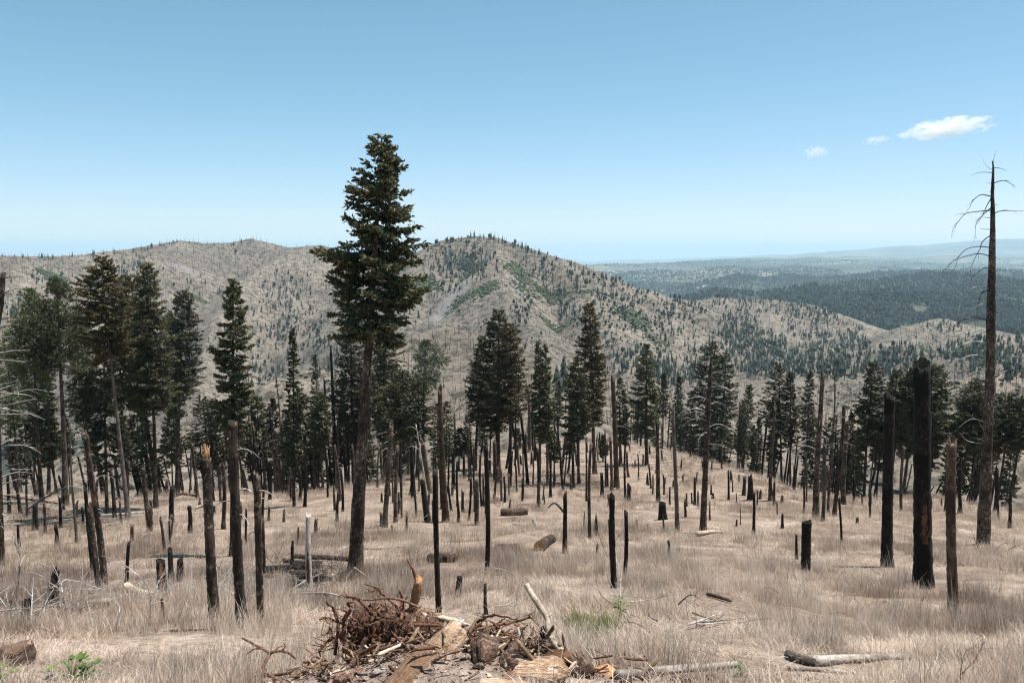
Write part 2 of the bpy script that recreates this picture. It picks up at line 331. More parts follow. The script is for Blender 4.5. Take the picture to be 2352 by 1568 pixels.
def terrain(X, Y):
    r = np.hypot(X, Y); azd = np.degrees(np.arctan2(X, Y))
    # the grassy slope falling away below the viewpoint
    def slope_drop(q): # integral of .2 + .18*sigmoid((38-q)/7)
        return 0.2*q + 0.18*(q - 7.0*np.log1p(np.exp((q-38)/7.0)) + 7.0*math.log1p(math.exp(-38/7.0)))
    rr_ = np.maximum(Y, 0.0) + 0.02*np.abs(X)
    ed = np.degrees(np.arctan2(X, np.maximum(Y, 1.0)))
    edge = 96 + 128*np.exp(-((ed-6.0)/9.5)**2) - 10*np.clip(ed/30, 0, 1.5) + 4*np.sin(ed*0.5)
    q = rr_ - edge
    bench = -1.2 - slope_drop(np.minimum(rr_, 4000)) - 0.42*(np.sqrt(q*q+14*14)+q)/2 - np.clip(np.abs(X)-150, 0, None)*0.25
    near = np.clip(1-r/260, 0, 1)
    bench = bench + fbm(X, Y, 14.0, 4, 3)*0.9*np.clip(r/14, 0, 1) + fbm(X, Y, 2.2, 3, 5)*0.22*near
    # the mound of dug-up earth close by
    mx, my = -1.05, 6.55
    bench = bench + 0.34*np.exp(-(((X-mx)/1.55)**2 + ((Y-my)/0.85)**2)**1.5)
    floor = -np.interp(r, [0, 700, 1500, 6000, 15000, 36000, 60000], [200, 205, 240, 290, 375, 540, 800])
    floor = floor + fbm(X, Y, 900, 3, 11)*30*np.clip(r/2500, 0.1, 1)
    hs_ = {}; order = []
    cache = {}
    def nz_(key, fn):
        if key not in cache: cache[key] = fn()
        return cache[key]
    for (nm, sl, rd, pts) in RIDGES:
        P = [tuple(pix_at(x, y, d)) for x, y, d in pts]
        h, dm = ridge_height(P, sl, rd, X, Y)
        dist0 = pts[len(pts)//2][2]
        amp = np.clip(dm/ (0.10*dist0), 0, 1)
        if dist0 < 3000:
            sc_ = 1.0 if dist0 > 900 else 0.35
            g = -nz_(('a', sc_), lambda: np.abs(fbm(X, Y, 260*sc_, 4, 21, .46)))*135*sc_*amp + nz_('b', lambda: fbm(X, Y, 40, 3, 31))*7*sc_*np.clip(amp, .12, 1)
        elif dist0 < 7000: g = -nz_('c', lambda: np.abs(fbm(X, Y, 500, 4, 23)))*110*np.clip(amp, .1, 1)
        else: g = -nz_('d', lambda: np.abs(fbm(X, Y, 2200, 5, 25)))*260*np.clip(amp, .05, 1)
        h = h + g
        if nm in hs_: hs_[nm] = np.maximum(hs_[nm], h)
        else: hs_[nm] = h; order.append(nm)
    stack = [floor] + [hs_[n] for n in order]
    names = ['valley'] + order
    stack = np.stack(stack)
    own = np.argmax(stack, 0)
    m = stack.max(0); kk = 7.0
    far = m + kk*np.log(np.exp(np.clip((stack-m)/kk, -40, 0)).sum(0))
    k2 = 2.0
    mm = np.maximum(far, bench)
    z = mm + k2*np.log(np.exp((far-mm)/k2) + np.exp((bench-mm)/k2)) 
    own = np.where(bench > far, -1, own)
    return z, own, names

GZ, OWN, ONAMES = terrain(GX, GY)

def ray_hit(x, y):
    """picture points -> (n,3) points on the terrain; rays that miss give nan"""
    x = np.atleast_1d(np.asarray(x, float)); y = np.atleast_1d(np.asarray(y, float))
    d = FWD[None, :] + ((x-1176)/FPX)[:, None]*np.array([[1.0, 0, 0]]) + ((784-y)/FPX)[:, None]*UPV[None, :]
    az = np.arctan2(d[:, 0], d[:, 1]); s = d[:, 2]/np.hypot(d[:, 0], d[:, 1])
    j = np.clip(np.searchsorted(AZ, az)-1, 0, NA-2); f = (az-AZ[j])/(AZ[j+1]-AZ[j])
    out = np.full((len(x), 3), np.nan); owner = np.full(len(x), -9)
    for c0 in range(0, len(x), 4000):
        sl = slice(c0, c0+4000)
        zc = GZ[:, j[sl]]*(1-f[sl]) + GZ[:, j[sl]+1]*f[sl]
        diff = zc - s[sl][None, :]*RR[:, None]; diff[:8] = -1
        hit = diff >= 0; i = hit.argmax(0); ok = hit.any(0)
        i0 = np.maximum(i-1, 0); cols = np.arange(len(i))
        a, b = diff[i0, cols], diff[i, cols]; t = np.where(b != a, -a/(b-a+1e-12), 0)
        r = RR[i0] + t*(RR[i]-RR[i0]); zz = zc[i0, cols]+t*(zc[i, cols]-zc[i0, cols])
        P = np.stack([r*np.sin(az[sl]), r*np.cos(az[sl]), zz], 1)
        P[~ok] = np.nan
        out[sl] = P; owner[sl] = np.where(ok, OWN[i, j[sl]], -9)
    return out, owner

def ground_z(X, Y):
    X = np.atleast_1d(np.asarray(X, float)); Y = np.atleast_1d(np.asarray(Y, float))
    r = np.hypot(X, Y); az = np.arctan2(X, Y)
    i = np.clip(np.searchsorted(RR, r)-1, 0, NR-2); j = np.clip(np.searchsorted(AZ, az)-1, 0, NA-2)
    u = np.clip((r-RR[i])/(RR[i+1]-RR[i]), 0, 1); f = (az-AZ[j])/(AZ[j+1]-AZ[j])
    return (GZ[i, j]*(1-u)+GZ[i+1, j]*u)*(1-f) + (GZ[i, j+1]*(1-u)+GZ[i+1, j+1]*u)*f

def patch_mask(blobs):
    """blobs on the hillsides: (picture x, y, radius in metres across, radius along the slope line) -> 0..1 on the grid"""
    m = np.zeros(GX.shape)
    P, _ = ray_hit([b[0] for b in blobs], [b[1] for b in blobs])
    for p, b in zip(P, blobs):
        if np.isnan(p[0]): continue
        a = math.atan2(p[0], p[1])
        u = (GX-p[0])*math.cos(a) - (GY-p[1])*math.sin(a); v = (GX-p[0])*math.sin(a) + (GY-p[1])*math.cos(a)
        w = b[4] if len(b) > 4 else 0.0
        m = np.maximum(m, np.clip(1.6*(1-np.sqrt(((u-w*v)/b[2])**2 + (v/b[3])**2)) , 0, 1))
    return m
GREEN = [(1215,640,40,70),(1245,680,50,80),(1285,720,35,60),(1195,610,25,50),(1262,742,22,30),(1085,625,22,25),(1112,662,28,26),(1078,600,14,24),(1390,690,40,60),(1440,720,40,60),(1480,770,40,40),(1330,690,30,40),(460,685,20,35),(118,632,30,30),(985,655,26,30),(1060,690,22,24),(2240,812,24,20),(2130,806,22,18)]
SCREE = [(1060,660,22,70,.35),(1030,700,20,60,.35),(1010,725,16,40,.35),(1090,620,14,50,.35),(420,615,40,30),(1190,655,14,50)]
gm = patch_mask(GREEN)*np.clip(.75+2.6*fbm(GX, GY, 70, 4, 77), 0, 1); smk = patch_mask(SCREE)

def near_patch(blobs):
    m = np.zeros(GX.shape); P, _ = ray_hit([b[0] for b in blobs], [b[1] for b in blobs])
    for p, b in zip(P, blobs):
        d = np.sqrt(((GX-p[0])/b[2])**2 + ((GY-p[1])/b[3])**2)
        m = np.maximum(m, np.clip(2.0*(1-d), 0, 1))
    return m
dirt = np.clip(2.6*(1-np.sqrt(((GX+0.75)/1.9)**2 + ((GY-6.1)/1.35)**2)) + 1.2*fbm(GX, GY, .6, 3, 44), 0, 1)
# twig-strewn bare ground under trees and brush, near-black to paint in shade
DUFF_SHADE = [(110,1180,5,3),(250,1190,5,3),(350,1150,5,3),(60,1165,4,3),(690,1310,3.4,3.0),(1130,1105,7,5),(1250,1115,6,4),(1330,1110,5,4),(2010,1105,5,4),(2090,1125,6,4),(2250,1140,6,4),(2330,1140,5,4),(1600,1075,6,5),(850,1110,6,4),(960,1090,5,4)]
duff_shade = near_patch(DUFF_SHADE)*np.clip(0.8+1.2*fbm(GX, GY, 1.2, 3, 41), 0, 1)

idx = np.arange(NR*NA).reshape(NR, NA)
quads = np.stack([idx[:-1, :-1], idx[:-1, 1:], idx[1:, 1:], idx[1:, :-1]], -1).reshape(-1, 4)[:, ::-1]
fown = OWN[:-1, :-1].ravel()
VALL = np.stack([GX, GY, GZ], -1).reshape(-1, 3)
STRUCT = {-1: ('ground', 'soil', 'steep slope of dry straw-coloured grass in front of the camera'),
  'valley': ('valley', 'forestfloor', 'dark wooded valley floor between the hills'),
  'burnt_ridge': ('mountain_ridge', 'hill', 'long bare tan mountain ridge across the left background'),
  'rounded_hill': ('hill', 'hill', 'rounded tan and green hill rising in the centre background'),
  'tan_hill': ('hill', 'hill', 'low tan hill dotted with pines right of the rounded hill'),
  'bare_knob': ('hill', 'hill', 'bare tan knobs at the right edge behind the trees'),
  'snag_slope': ('hill', 'hill', 'grey snag-covered slope low at the right edge'),
  'burnt_knoll': ('hill', 'hill', 'small burnt knoll spiked with snags behind the middle trees'),
  'forested_hill': ('forested_hill', 'forestfloor', 'dark blue-green forested hills in the right distance'),
  'far_mesa': ('plain', 'plain', 'pale tan mesa country beyond the forested hills'),
  'far_mountain': ('mountain', 'plain', 'hazy blue mountains on the far horizon')}
for oi in sorted(set(fown.tolist())):
    key = -1 if oi == -1 else ONAMES[oi]
    nm, mt, lb = STRUCT[key]
    q = quads[fown == oi]
    used, inv = np.unique(q, return_inverse=True)
    if key == 'valley':
        rq = np.hypot(VALL[q[:, 0], 0], VALL[q[:, 0], 1])
        mi = np.where(rq > 6500, 1, 0)
        me = make_mesh(nm, VALL[used], inv.reshape(-1, 4), [M['forestfloor'], M['plain']], matidx=mi)
    else:
        me = make_mesh(nm, VALL[used], inv.reshape(-1, 4), M[mt])
    for an, arr in (('dirt', dirt), ('duff_shade', duff_shade), ('green', gm), ('scree', smk)):
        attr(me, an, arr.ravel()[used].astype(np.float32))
    link(nm, me, label=lb, kind='structure')

# the air between: one box of thin haze round everything on the ground
k = NT('haze_air')
vol = k.n('ShaderNodeVolumePrincipled', {'Color': (0.64, 0.86, 1.0, 1), 'Density': 5.6e-5, 'Anisotropy': 0.15})
k.t.links.new(vol.outputs[0], k.out.inputs['Volume'])
hb = 62000.0; z0, z1 = float(GZ.min())-1.0, float(max(GZ.max(), 60.0))+8.0
hv = [(-hb,-hb,z0),(hb,-hb,z0),(hb,hb,z0),(-hb,hb,z0),(-hb,-hb,z1),(hb,-hb,z1),(hb,hb,z1),(-hb,hb,z1)]
me = make_mesh('haze', hv, np.array([[0,3,2,1],[4,5,6,7],[0,1,5,4],[1,2,6,5],[2,3,7,6],[3,0,4,7]]), k.m, smooth=False)
link('haze', me, kind='stuff', label='thin blue haze over the far valley')

# ------------------------------------------------------------------ shape builders
def cross(a, b):
    return np.stack([a[..., 1]*b[..., 2]-a[..., 2]*b[..., 1], a[..., 2]*b[..., 0]-a[..., 0]*b[..., 2], a[..., 0]*b[..., 1]-a[..., 1]*b[..., 0]], -1)

def tube(P, R, sides=6, cap=True, rough=0.0, seed=0, jag=0.0):
    """a tapering, uneven tube along the points P with radii R"""
    P = np.asarray(P, float); R = np.asarray(R, float); n = len(P); rs = np.random.RandomState(seed) if (rough > 0 or jag > 0) else None
    T = np.empty_like(P); T[1:-1] = P[2:]-P[:-2]; T[0] = P[1]-P[0]; T[-1] = P[-1]-P[-2]; T /= np.sqrt((T*T).sum(1))[:, None]+1e-9
    ref = np.array([0.0, 0, 1.0]) if abs(T[:, 2]).mean() < 0.8 else np.array([1.0, 0, 0])
    U = cross(T, ref[None, :]); U /= np.sqrt((U*U).sum(1))[:, None]+1e-9
    Vv = cross(T, U)
    a = np.linspace(0, 2*np.pi, sides, endpoint=False)
    rad = np.repeat(R[:, None], sides, 1)
    if rough > 0:
        colr = rs.normal(0, 1, (1, sides)); nz = rs.normal(0, 1, (n, sides))
        rad = rad*(1 + rough*(0.5*colr + 0.8*nz))
    V = P[:, None, :] + rad[:, :, None]*(np.cos(a)[None, :, None]*U[:, None, :] + np.sin(a)[None, :, None]*Vv[:, None, :])
    if jag > 0:
        a0 = rs.uniform(0, 6.28); V[-1] += T[-1][None, :]*((0.35*rs.rand(sides) + 0.65*(0.5+0.5*np.cos(a-a0))**1.5*rs.uniform(.6, 1, sides))*jag)[:, None]
    V = V.reshape(-1, 3)
    i = np.arange(n-1)[:, None]*sides; s = np.arange(sides)[None, :]; s2 = (s+1) % sides
    Q = np.stack([i+s, i+s2, i+sides+s2, i+sides+s], -1).reshape(-1, 4)
    fs = [Q]
    if cap:
        c0, c1 = len(V), len(V)+1
        V = np.vstack([V, P[0], P[-1] - T[-1]*(R[-1]*0.6 if jag > 0 else -R[-1]*0.02)])
        s = np.arange(sides); s2 = (s+1) % sides
        fs.append(np.concatenate([np.stack([np.full(sides, c0), s2, s], 1), np.stack([np.full(sides, c1), (n-1)*sides+s, (n-1)*sides+s2], 1)]))
    return V, fs

def join(parts):
    """join (V, [faces]) shapes into one"""
    Vs = []; Fd = {}; off = 0
    for V, fs in parts:
        Vs.append(V)
        for f in fs:
            if len(f): Fd.setdefault(f.shape[1], []).append(f+off)
        off += len(V)
    return np.concatenate(Vs), [np.concatenate(v) for v in Fd.values()]

def smooth_line(P, n):
    """Catmull-Rom through the points, n samples"""
    P = np.asarray(P, float)
    if len(P) == 2: return P[0]+(P[1]-P[0])*np.linspace(0, 1, n)[:, None]
    Q = np.vstack([2*P[0]-P[1], P, 2*P[-1]-P[-2]]); m = len(P)-1
    t = np.linspace(0, m, n); i = np.minimum(t.astype(int), m-1); u = (t-i)[:, None]
    a, b, c, d = Q[i], Q[i+1], Q[i+2], Q[i+3]
    return 0.5*(2*b + (c-a)*u + (2*a-5*b+4*c-d)*u*u + (3*b-a-3*c+d)*u**3)

def cards(C, D, length, width, rs):
    """needle sprays: one slim kite (two triangles) per centre C along direction D"""
    n = len(C); r = rs.normal(0, 1, (n, 3)); r[:, 2] *= 0.6
    S = np.cross(D, r); S /= np.linalg.norm(S, axis=1)[:, None]+1e-9
    L = (length*rs.uniform(0.65, 1.3, n))[:, None]; Wd = (width*rs.uniform(0.6, 1.3, n))[:, None]
    p0 = C - D*L*0.35; p2 = C + D*L*0.65; p1 = C + S*Wd*0.5 + D*L*0.12; p3 = C - S*Wd*0.5 + D*L*0.05
    V = np.stack([p0, p1, p2, p3], 1).reshape(-1, 3)
    b = np.arange(n)[:, None]*4
    return V, b + np.array([[0, 1, 2, 3]])

def norm(v): return v/(np.linalg.norm(v, axis=-1, keepdims=True)+1e-9)

def fir_crown(H, cb, Rm, seed, dens=1.0, size=0.2, droop=0.25, sparse=0.0, style='fir', top_sharp=0.75, ncard=9000, low=0.24, asym=1.0, whorl=0):
    """sprays of needles on whorled branches; returns crown (V,F) and bough (V,F)"""
    rs = np.random.RandomState(seed)
    cl = H*(1-cb); nb = int((56 + 21.0*min(cl, 14))*dens**0.5)
    t = np.sort(np.clip((np.arange(nb)+rs.uniform(0, 1, nb))/nb, 0, 0.995))
    if whorl: t = np.sort(np.clip(np.round(t*whorl)/whorl + rs.normal(0, .006, nb), 0, .995))
    if style == 'fir':
        prof = np.clip(t/low, 0.35, 1)**0.6*(1-t)**top_sharp*1.18 + 0.05
    else:
        prof = np.sin(np.clip(0.16+t*0.84, 0, 1)*np.pi)**0.55 * (1.05-0.25*t)
    lump = 1 + 0.13*np.sin(t*rs.uniform(9, 15)+rs.uniform(0, 6)) *(t < 0.85)
    az = rs.uniform(0, 2*np.pi, nb)
    side = 1 + asym*(0.22*np.cos(az-rs.uniform(0, 6.28)) + 0.15*np.cos(2*az+rs.uniform(0, 6.28)))
    L = np.maximum(Rm*prof*lump*side*rs.uniform(0.55, 1.12, nb), 0.12)
    # a few gaps and a few long limbs, as old trees have
    keep = (rs.rand(nb) > sparse) & (np.sin(t*rs.uniform(16, 26)+2*np.sin(az)+rs.uniform(0, 6)) > -0.97+0.35*(style == 'pine'))
    if whorl: keep[:] = rs.rand(nb) > .12
    keep |= t > 0.9
    t, az, L = t[keep], az[keep], L[keep]; nb = len(t)
    z0 = H*cb + cl*t
    pitch = (-0.12 - droop*0.9*(1-t) + 0.75*np.clip(t-0.55, 0, 1)) + rs.normal(0, 0.12, nb)
    if style == 'pine': pitch = 0.02 + 0.60*(t-0.25) + rs.normal(0, 0.22, nb)
    s = np.linspace(0, 1, 7)[None, :]
    l = L[:, None]
    wob = np.cumsum(rs.normal(0, 0.02, (nb, 7, 3))*L[:, None, None], 1); wob -= wob[:, :1]
    path = wob
    path[..., 0] += np.cos(az)[:, None]*s*l*np.cos(pitch)[:, None]
    path[..., 1] += np.sin(az)[:, None]*s*l*np.cos(pitch)[:, None]
    path[..., 2] += s*l*np.sin(pitch)[:, None] + (0.16 if style == 'fir' else 0.10)*l*s*s - 0.10*l*np.sin(s*np.pi)*droop*2 + z0[:, None]
    # boughs: three-sided tapering rods
    rb = (0.013+0.016*l)*(1-s)+0.005*s
    tg = norm(path[:, -1]-path[:, 0]); U = norm(cross(tg, np.array([[0, 0, 1.0]]))); Wv = cross(tg, U)
    a3 = np.array([0.5, 2.6, 4.7])
    BV = path[:, :, None, :] + rb[:, :, None, None]*(np.cos(a3)[None, None, :, None]*U[:, None, None, :] + np.sin(a3)[None, None, :, None]*Wv[:, None, None, :])
    BV = BV[:, ::2]                                    # 4 stations
    bi = np.arange(nb)[:, None, None]*12 + np.arange(3)[None, :, None]*3; q3 = np.arange(3)[None, None, :]; q4 = (q3+1) % 3
    BF = np.stack([bi+q3, bi+q4, bi+3+q4, bi+3+q3], -1).reshape(-1, 4)
    bo = (BV.reshape(-1, 3), [BF])
    start = 0.14 if style == 'fir' else 0.40
    per = 3 if style == 'fir' else 8
    wgt = L**1.15; n_each = np.maximum(2, (wgt/wgt.sum()*ncard/per)).astype(int)
    bidx = np.repeat(np.arange(nb), n_each); n = len(bidx); lb = L[bidx]
    u = rs.uniform(start, 1.0, n)**0.85
    f = u*6; i = np.minimum(f.astype(int), 5); w = (f-i)[:, None]
    base = path[bidx, i]*(1-w)+path[bidx, i+1]*w
    tang = norm(path[bidx, i+1]-path[bidx, i])
    Cs, Ds = [], []
    if style == 'fir':
        latv = norm(cross(tang, np.array([[0, 0, 1.0]])))
        sd_ = np.where(rs.rand(n) < 0.5, -1, 1)[:, None]
        tl = (0.10*Rm + 0.34*lb*(1.02-u)*rs.uniform(0.35, 1.0, n))[:, None]
        twd = norm(tang*rs.uniform(0.5, 1.0, n)[:, None] + latv*sd_*rs.uniform(0.4, 1.0, n)[:, None] + np.array([[0, 0, 1.0]])*rs.normal(-0.10, 0.22, n)[:, None])
        for q in range(per):
            v = (q+rs.uniform(0.2, 1.0, n))[:, None]/per
            Cs.append(base + twd*tl*v + rs.normal(0, 0.02, (n, 3))); Ds.append(norm(twd + rs.normal(0, 0.35, (n, 3))))
    else:
        cen = base + rs.normal(0, 1, (n, 3))*(0.10*lb+0.05)[:, None]; cen[:, 2] += 0.05
        rd = norm(rs.normal(0, 1, (n*per, 3)) + np.array([[0, 0, 0.45]]) + 0.5*np.repeat(tang, per, 0))
        Cs.append(np.repeat(cen, per, 0) + rd*size*0.45); Ds.append(rd)
    nL = 26; zl = H*(1-0.07*rs.rand(nL)); a_ = rs.uniform(0, 6.28, nL)
    d_ = norm(np.stack([np.cos(a_), np.sin(a_), rs.uniform(0.2, 1.4, nL)], 1))
    Cs.append(np.stack([np.zeros(nL), np.zeros(nL), zl], 1)+d_*0.05); Ds.append(d_)
    C = np.concatenate(Cs); D = np.concatenate(Ds)
    V, F = cards(C, D, size*(1.15 if style == 'fir' else 1.0), size*(0.52 if style == 'fir' else 0.34), rs)
    return (V, [F]), bo

def trunk_shape(H, r0, r1, seed, sides=10, rings=16, rough=0.05, jag=0.0, bend=0.02, flare=0.35, under=0.35):
    rs = np.random.RandomState(seed)
    z = np.concatenate([[-under, 0.0], np.linspace(0, 1, rings)[1:]**1.0*H])
    t = np.clip(z/H, 0, 1)
    R = r0*(1-t)+r1*t; R = R*(1+flare*np.exp(-np.clip(z, 0, 9)/(r0*2.2+0.01)))
    px = bend*H*np.sin(t*rs.uniform(1.5, 4)+rs.uniform(0, 6)); py = bend*H*np.sin(t*rs.uniform(1.5, 4)+rs.uniform(0, 6))
    P = np.stack([(px-px[1])*(t > 0), (py-py[1])*(t > 0), z], 1)
    P[:, 0] -= t*P[-1, 0]; P[:, 1] -= t*P[-1, 1]
    return tube(P, R, sides, True, rough, seed, jag), P, R

# ------------------------------------------------------------------ instanced masses (kind stuff)
def proto_collection(name, meshes):
    c = bpy.data.collections.new(name)
    for i, me in enumerate(meshes):
        o = bpy.data.objects.new('%s_%02d' % (name, i), me); c.objects.link(o)
    return c

def scatter(name, pts, rot, scl, pid, coll, label):
    me = bpy.data.meshes.new(name); me.vertices.add(len(pts)); me.vertices.foreach_set('co', np.asarray(pts, np.float32).ravel())
    attr(me, 'rot', np.asarray(rot, np.float32), 'FLOAT_VECTOR'); attr(me, 'scl', np.asarray(scl, np.float32), 'FLOAT_VECTOR')
    attr(me, 'pid', np.asarray(pid, np.int32), 'INT')
    ob = link(name, me, kind='stuff', label=label)
    ng = bpy.data.node_groups.new(name, 'GeometryNodeTree')
    ng.interface.new_socket('Geometry', in_out='INPUT', socket_type='NodeSocketGeometry')
    ng.interface.new_socket('Geometry', in_out='OUTPUT', socket_type='NodeSocketGeometry')
    N = ng.nodes; Lk = ng.links
    gi = N.new('NodeGroupInput'); go = N.new('NodeGroupOutput')
    ci = N.new('GeometryNodeCollectionInfo'); ci.inputs['Collection'].default_value = coll
    ci.inputs['Separate Children'].default_value = True; ci.inputs['Reset Children'].default_value = True
    ip = N.new('GeometryNodeInstanceOnPoints'); ip.inputs['Pick Instance'].default_value = True
    def na(nm, dt):
        a = N.new('GeometryNodeInputNamedAttribute'); a.data_type = dt; a.inputs['Name'].default_value = nm; return a.outputs['Attribute']
    er = N.new('FunctionNodeEulerToRotation')
    Lk.new(na('rot', 'FLOAT_VECTOR'), er.inputs[0])
    Lk.new(gi.outputs[0], ip.inputs['Points']); Lk.new(ci.outputs[0], ip.inputs['Instance'])
    Lk.new(na('pid', 'INT'), ip.inputs['Instance Index']); Lk.new(er.outputs[0], ip.inputs['Rotation']); Lk.new(na('scl', 'FLOAT_VECTOR'), ip.inputs['Scale'])
    Lk.new(ip.outputs[0], go.inputs[0])
    md = ob.modifiers.new('scatter', 'NODES'); md.node_group = ng
    return ob

def tuft(seed, n, h, spread, width, lean=0.35, mat='grass'):
    rs = np.random.RandomState(seed)
    b = rs.normal(0, spread, (n, 2)); a = rs.uniform(0, 6.28, n); hh = h*rs.uniform(0.35, 1.05, n)*np.where(rs.rand(n) < .12, 1.5, 1); ln = lean*rs.uniform(0.2, 1.3, n)*hh
    wx, wy = 0.13*hh, 0.02*hh                       # a breeze combs it one way
    s = np.array([0, 0.45, 0.8, 1.0]); bendp = s**1.8
    wd = width*np.array([1.0, 0.85, 0.5, 0.06])
    sa = a + rs.normal(1.57, 0.5, n)
    cx = b[:, 0][:, None] + (np.cos(a)*ln+wx)[:, None]*bendp; cyy = b[:, 1][:, None] + (np.sin(a)*ln+wy)[:, None]*bendp
    z = hh[:, None]*(s - 0.18*bendp) - 0.03
    ox = np.cos(sa)[:, None]*wd*0.5; oy = np.sin(sa)[:, None]*wd*0.5
    L = np.stack([cx-ox, cyy-oy, z], -1); R = np.stack([cx+ox, cyy+oy, z], -1)
    V = np.stack([L, R], 2).reshape(-1, 3)          # n,4,2
    i = np.arange(n)[:, None, None]*8 + np.arange(3)[None, :, None]*2
    F = (i + np.array([[[0, 1, 3, 2]]])).reshape(-1, 4)
    me = make_mesh('tuft', V, F, M[mat])
    attr(me, 'shade', np.repeat(rs.rand(n), 8).astype(np.float32))
    return me

# ------------------------------------------------------------------ standing timber
THINGS = []      # (object, kind words, picture x, height in px) for the labels

def CRP(c):
    """frames of reference in which the picture was measured: scale and offset to the 2352 px frame"""
    return {'L': (0.3, 0, 940.8), 'C': (0.3, 1166.6, 846.7), 'R': (0.3, 1749.9, 752.6), 'M': (0.3, 583.3, 705.6), 'Q': (0.3, 1749.9, 329.3), 'D': (1.0, 0, 0)}[c]
def cv(c, x, y):
    s, ox, oy = CRP(c); return x*s+ox, y*s+oy

def stand_at(x, y):
    """the foot of a tree: a point on the near slope; one seen past its edge stands just beyond the brow"""
    P = ray_hit(x, y)[0][0]
    if np.isnan(P[0]) or math.hypot(P[0], P[1]) > 262:
        ed = math.degrees(math.atan((x-1176)/FPX)); Y = 100 + 128*math.exp(-((ed-6.0)/9.5)**2) - 10*max(0.0, min(1.5, ed/30)); X = Y*(x-1176)/FPX/math.cos(TILT)
        P = np.array([X, Y, float(ground_z(X, Y)[0])])
    return P

def depth_of(P): return float(np.dot(P, FWD))

def at_depth(x, y, Y):
    d = pix_dir(x, y); return d*(Y/d[1])

def dead_branch(base, pts, r, mat, parent, origin, seed, name='branch', twigs=2):
    rs = np.random.RandomState(seed)
    P = smooth_line(pts, max(6, 3*len(pts)))
    n = len(P); R = r*(1-0.8*np.linspace(0, 1, n)**0.8)
    P = P + np.cumsum(rs.normal(0, 0.004, P.shape), 0)
    parts = [tube(P, R, 5, True, 0.05, seed)]
    L = np.linalg.norm(np.diff(P, axis=0), axis=1).sum()
    for q in range(twigs):
        i = rs.randint(n//3, n-1); d = norm(P[min(i+1, n-1)]-P[i-1] + rs.normal(0, 0.7, 3)*np.linalg.norm(P[i]-P[i-1])*1.2)
        l = L*rs.uniform(0.10, 0.25)
        p = np.stack([P[i], P[i]+d*l*0.5, P[i]+d*l+np.array([0, 0, -0.15*l])])
        parts.append(tube(smooth_line(p, 4), [R[i]*0.6, R[i]*0.5, R[i]*0.35, R[i]*0.15], 4, True))
    V, F = join(parts)
    me = make_mesh(name, V-np.asarray(origin), F, M[mat])
    return link(name, me, parent=parent)

def arcs(tr_base, tr_top, r_at, n, lo, hi, length, seed, mat, parent, origin, droop=0.7, side=None):
    """bare limbs that rise a little and curve over, as on fire-killed conifers"""
    rs = np.random.RandomState(seed)
    for q in range(n):
        t = lo + (hi-lo)*(q+rs.rand())/n
        B = tr_base + (tr_top-tr_base)*t
        a = rs.choice([0.0, math.pi]) + rs.normal(0, 0.65)
        if side is not None and rs.rand() < 0.8: a = side + rs.normal(0, 0.5)
        h = np.array([math.cos(a), math.sin(a), 0.0]); l = length*rs.uniform(0.35, 1.1)*(1.1-0.3*t)
        up = rs.uniform(0.02, 0.22)
        pts = [B, B+h*l*0.4+np.array([0, 0, up*l]), B+h*l*0.8+np.array([0, 0, up*l-droop*0.18*l]), B+h*l*1.0+np.array([0, 0, up*l-droop*0.45*l])]
        dead_branch(B, pts, max(0.012, min(0.03, 0.013*l+0.006)), mat, parent, origin, seed*31+q, twigs=rs.randint(0, 4))

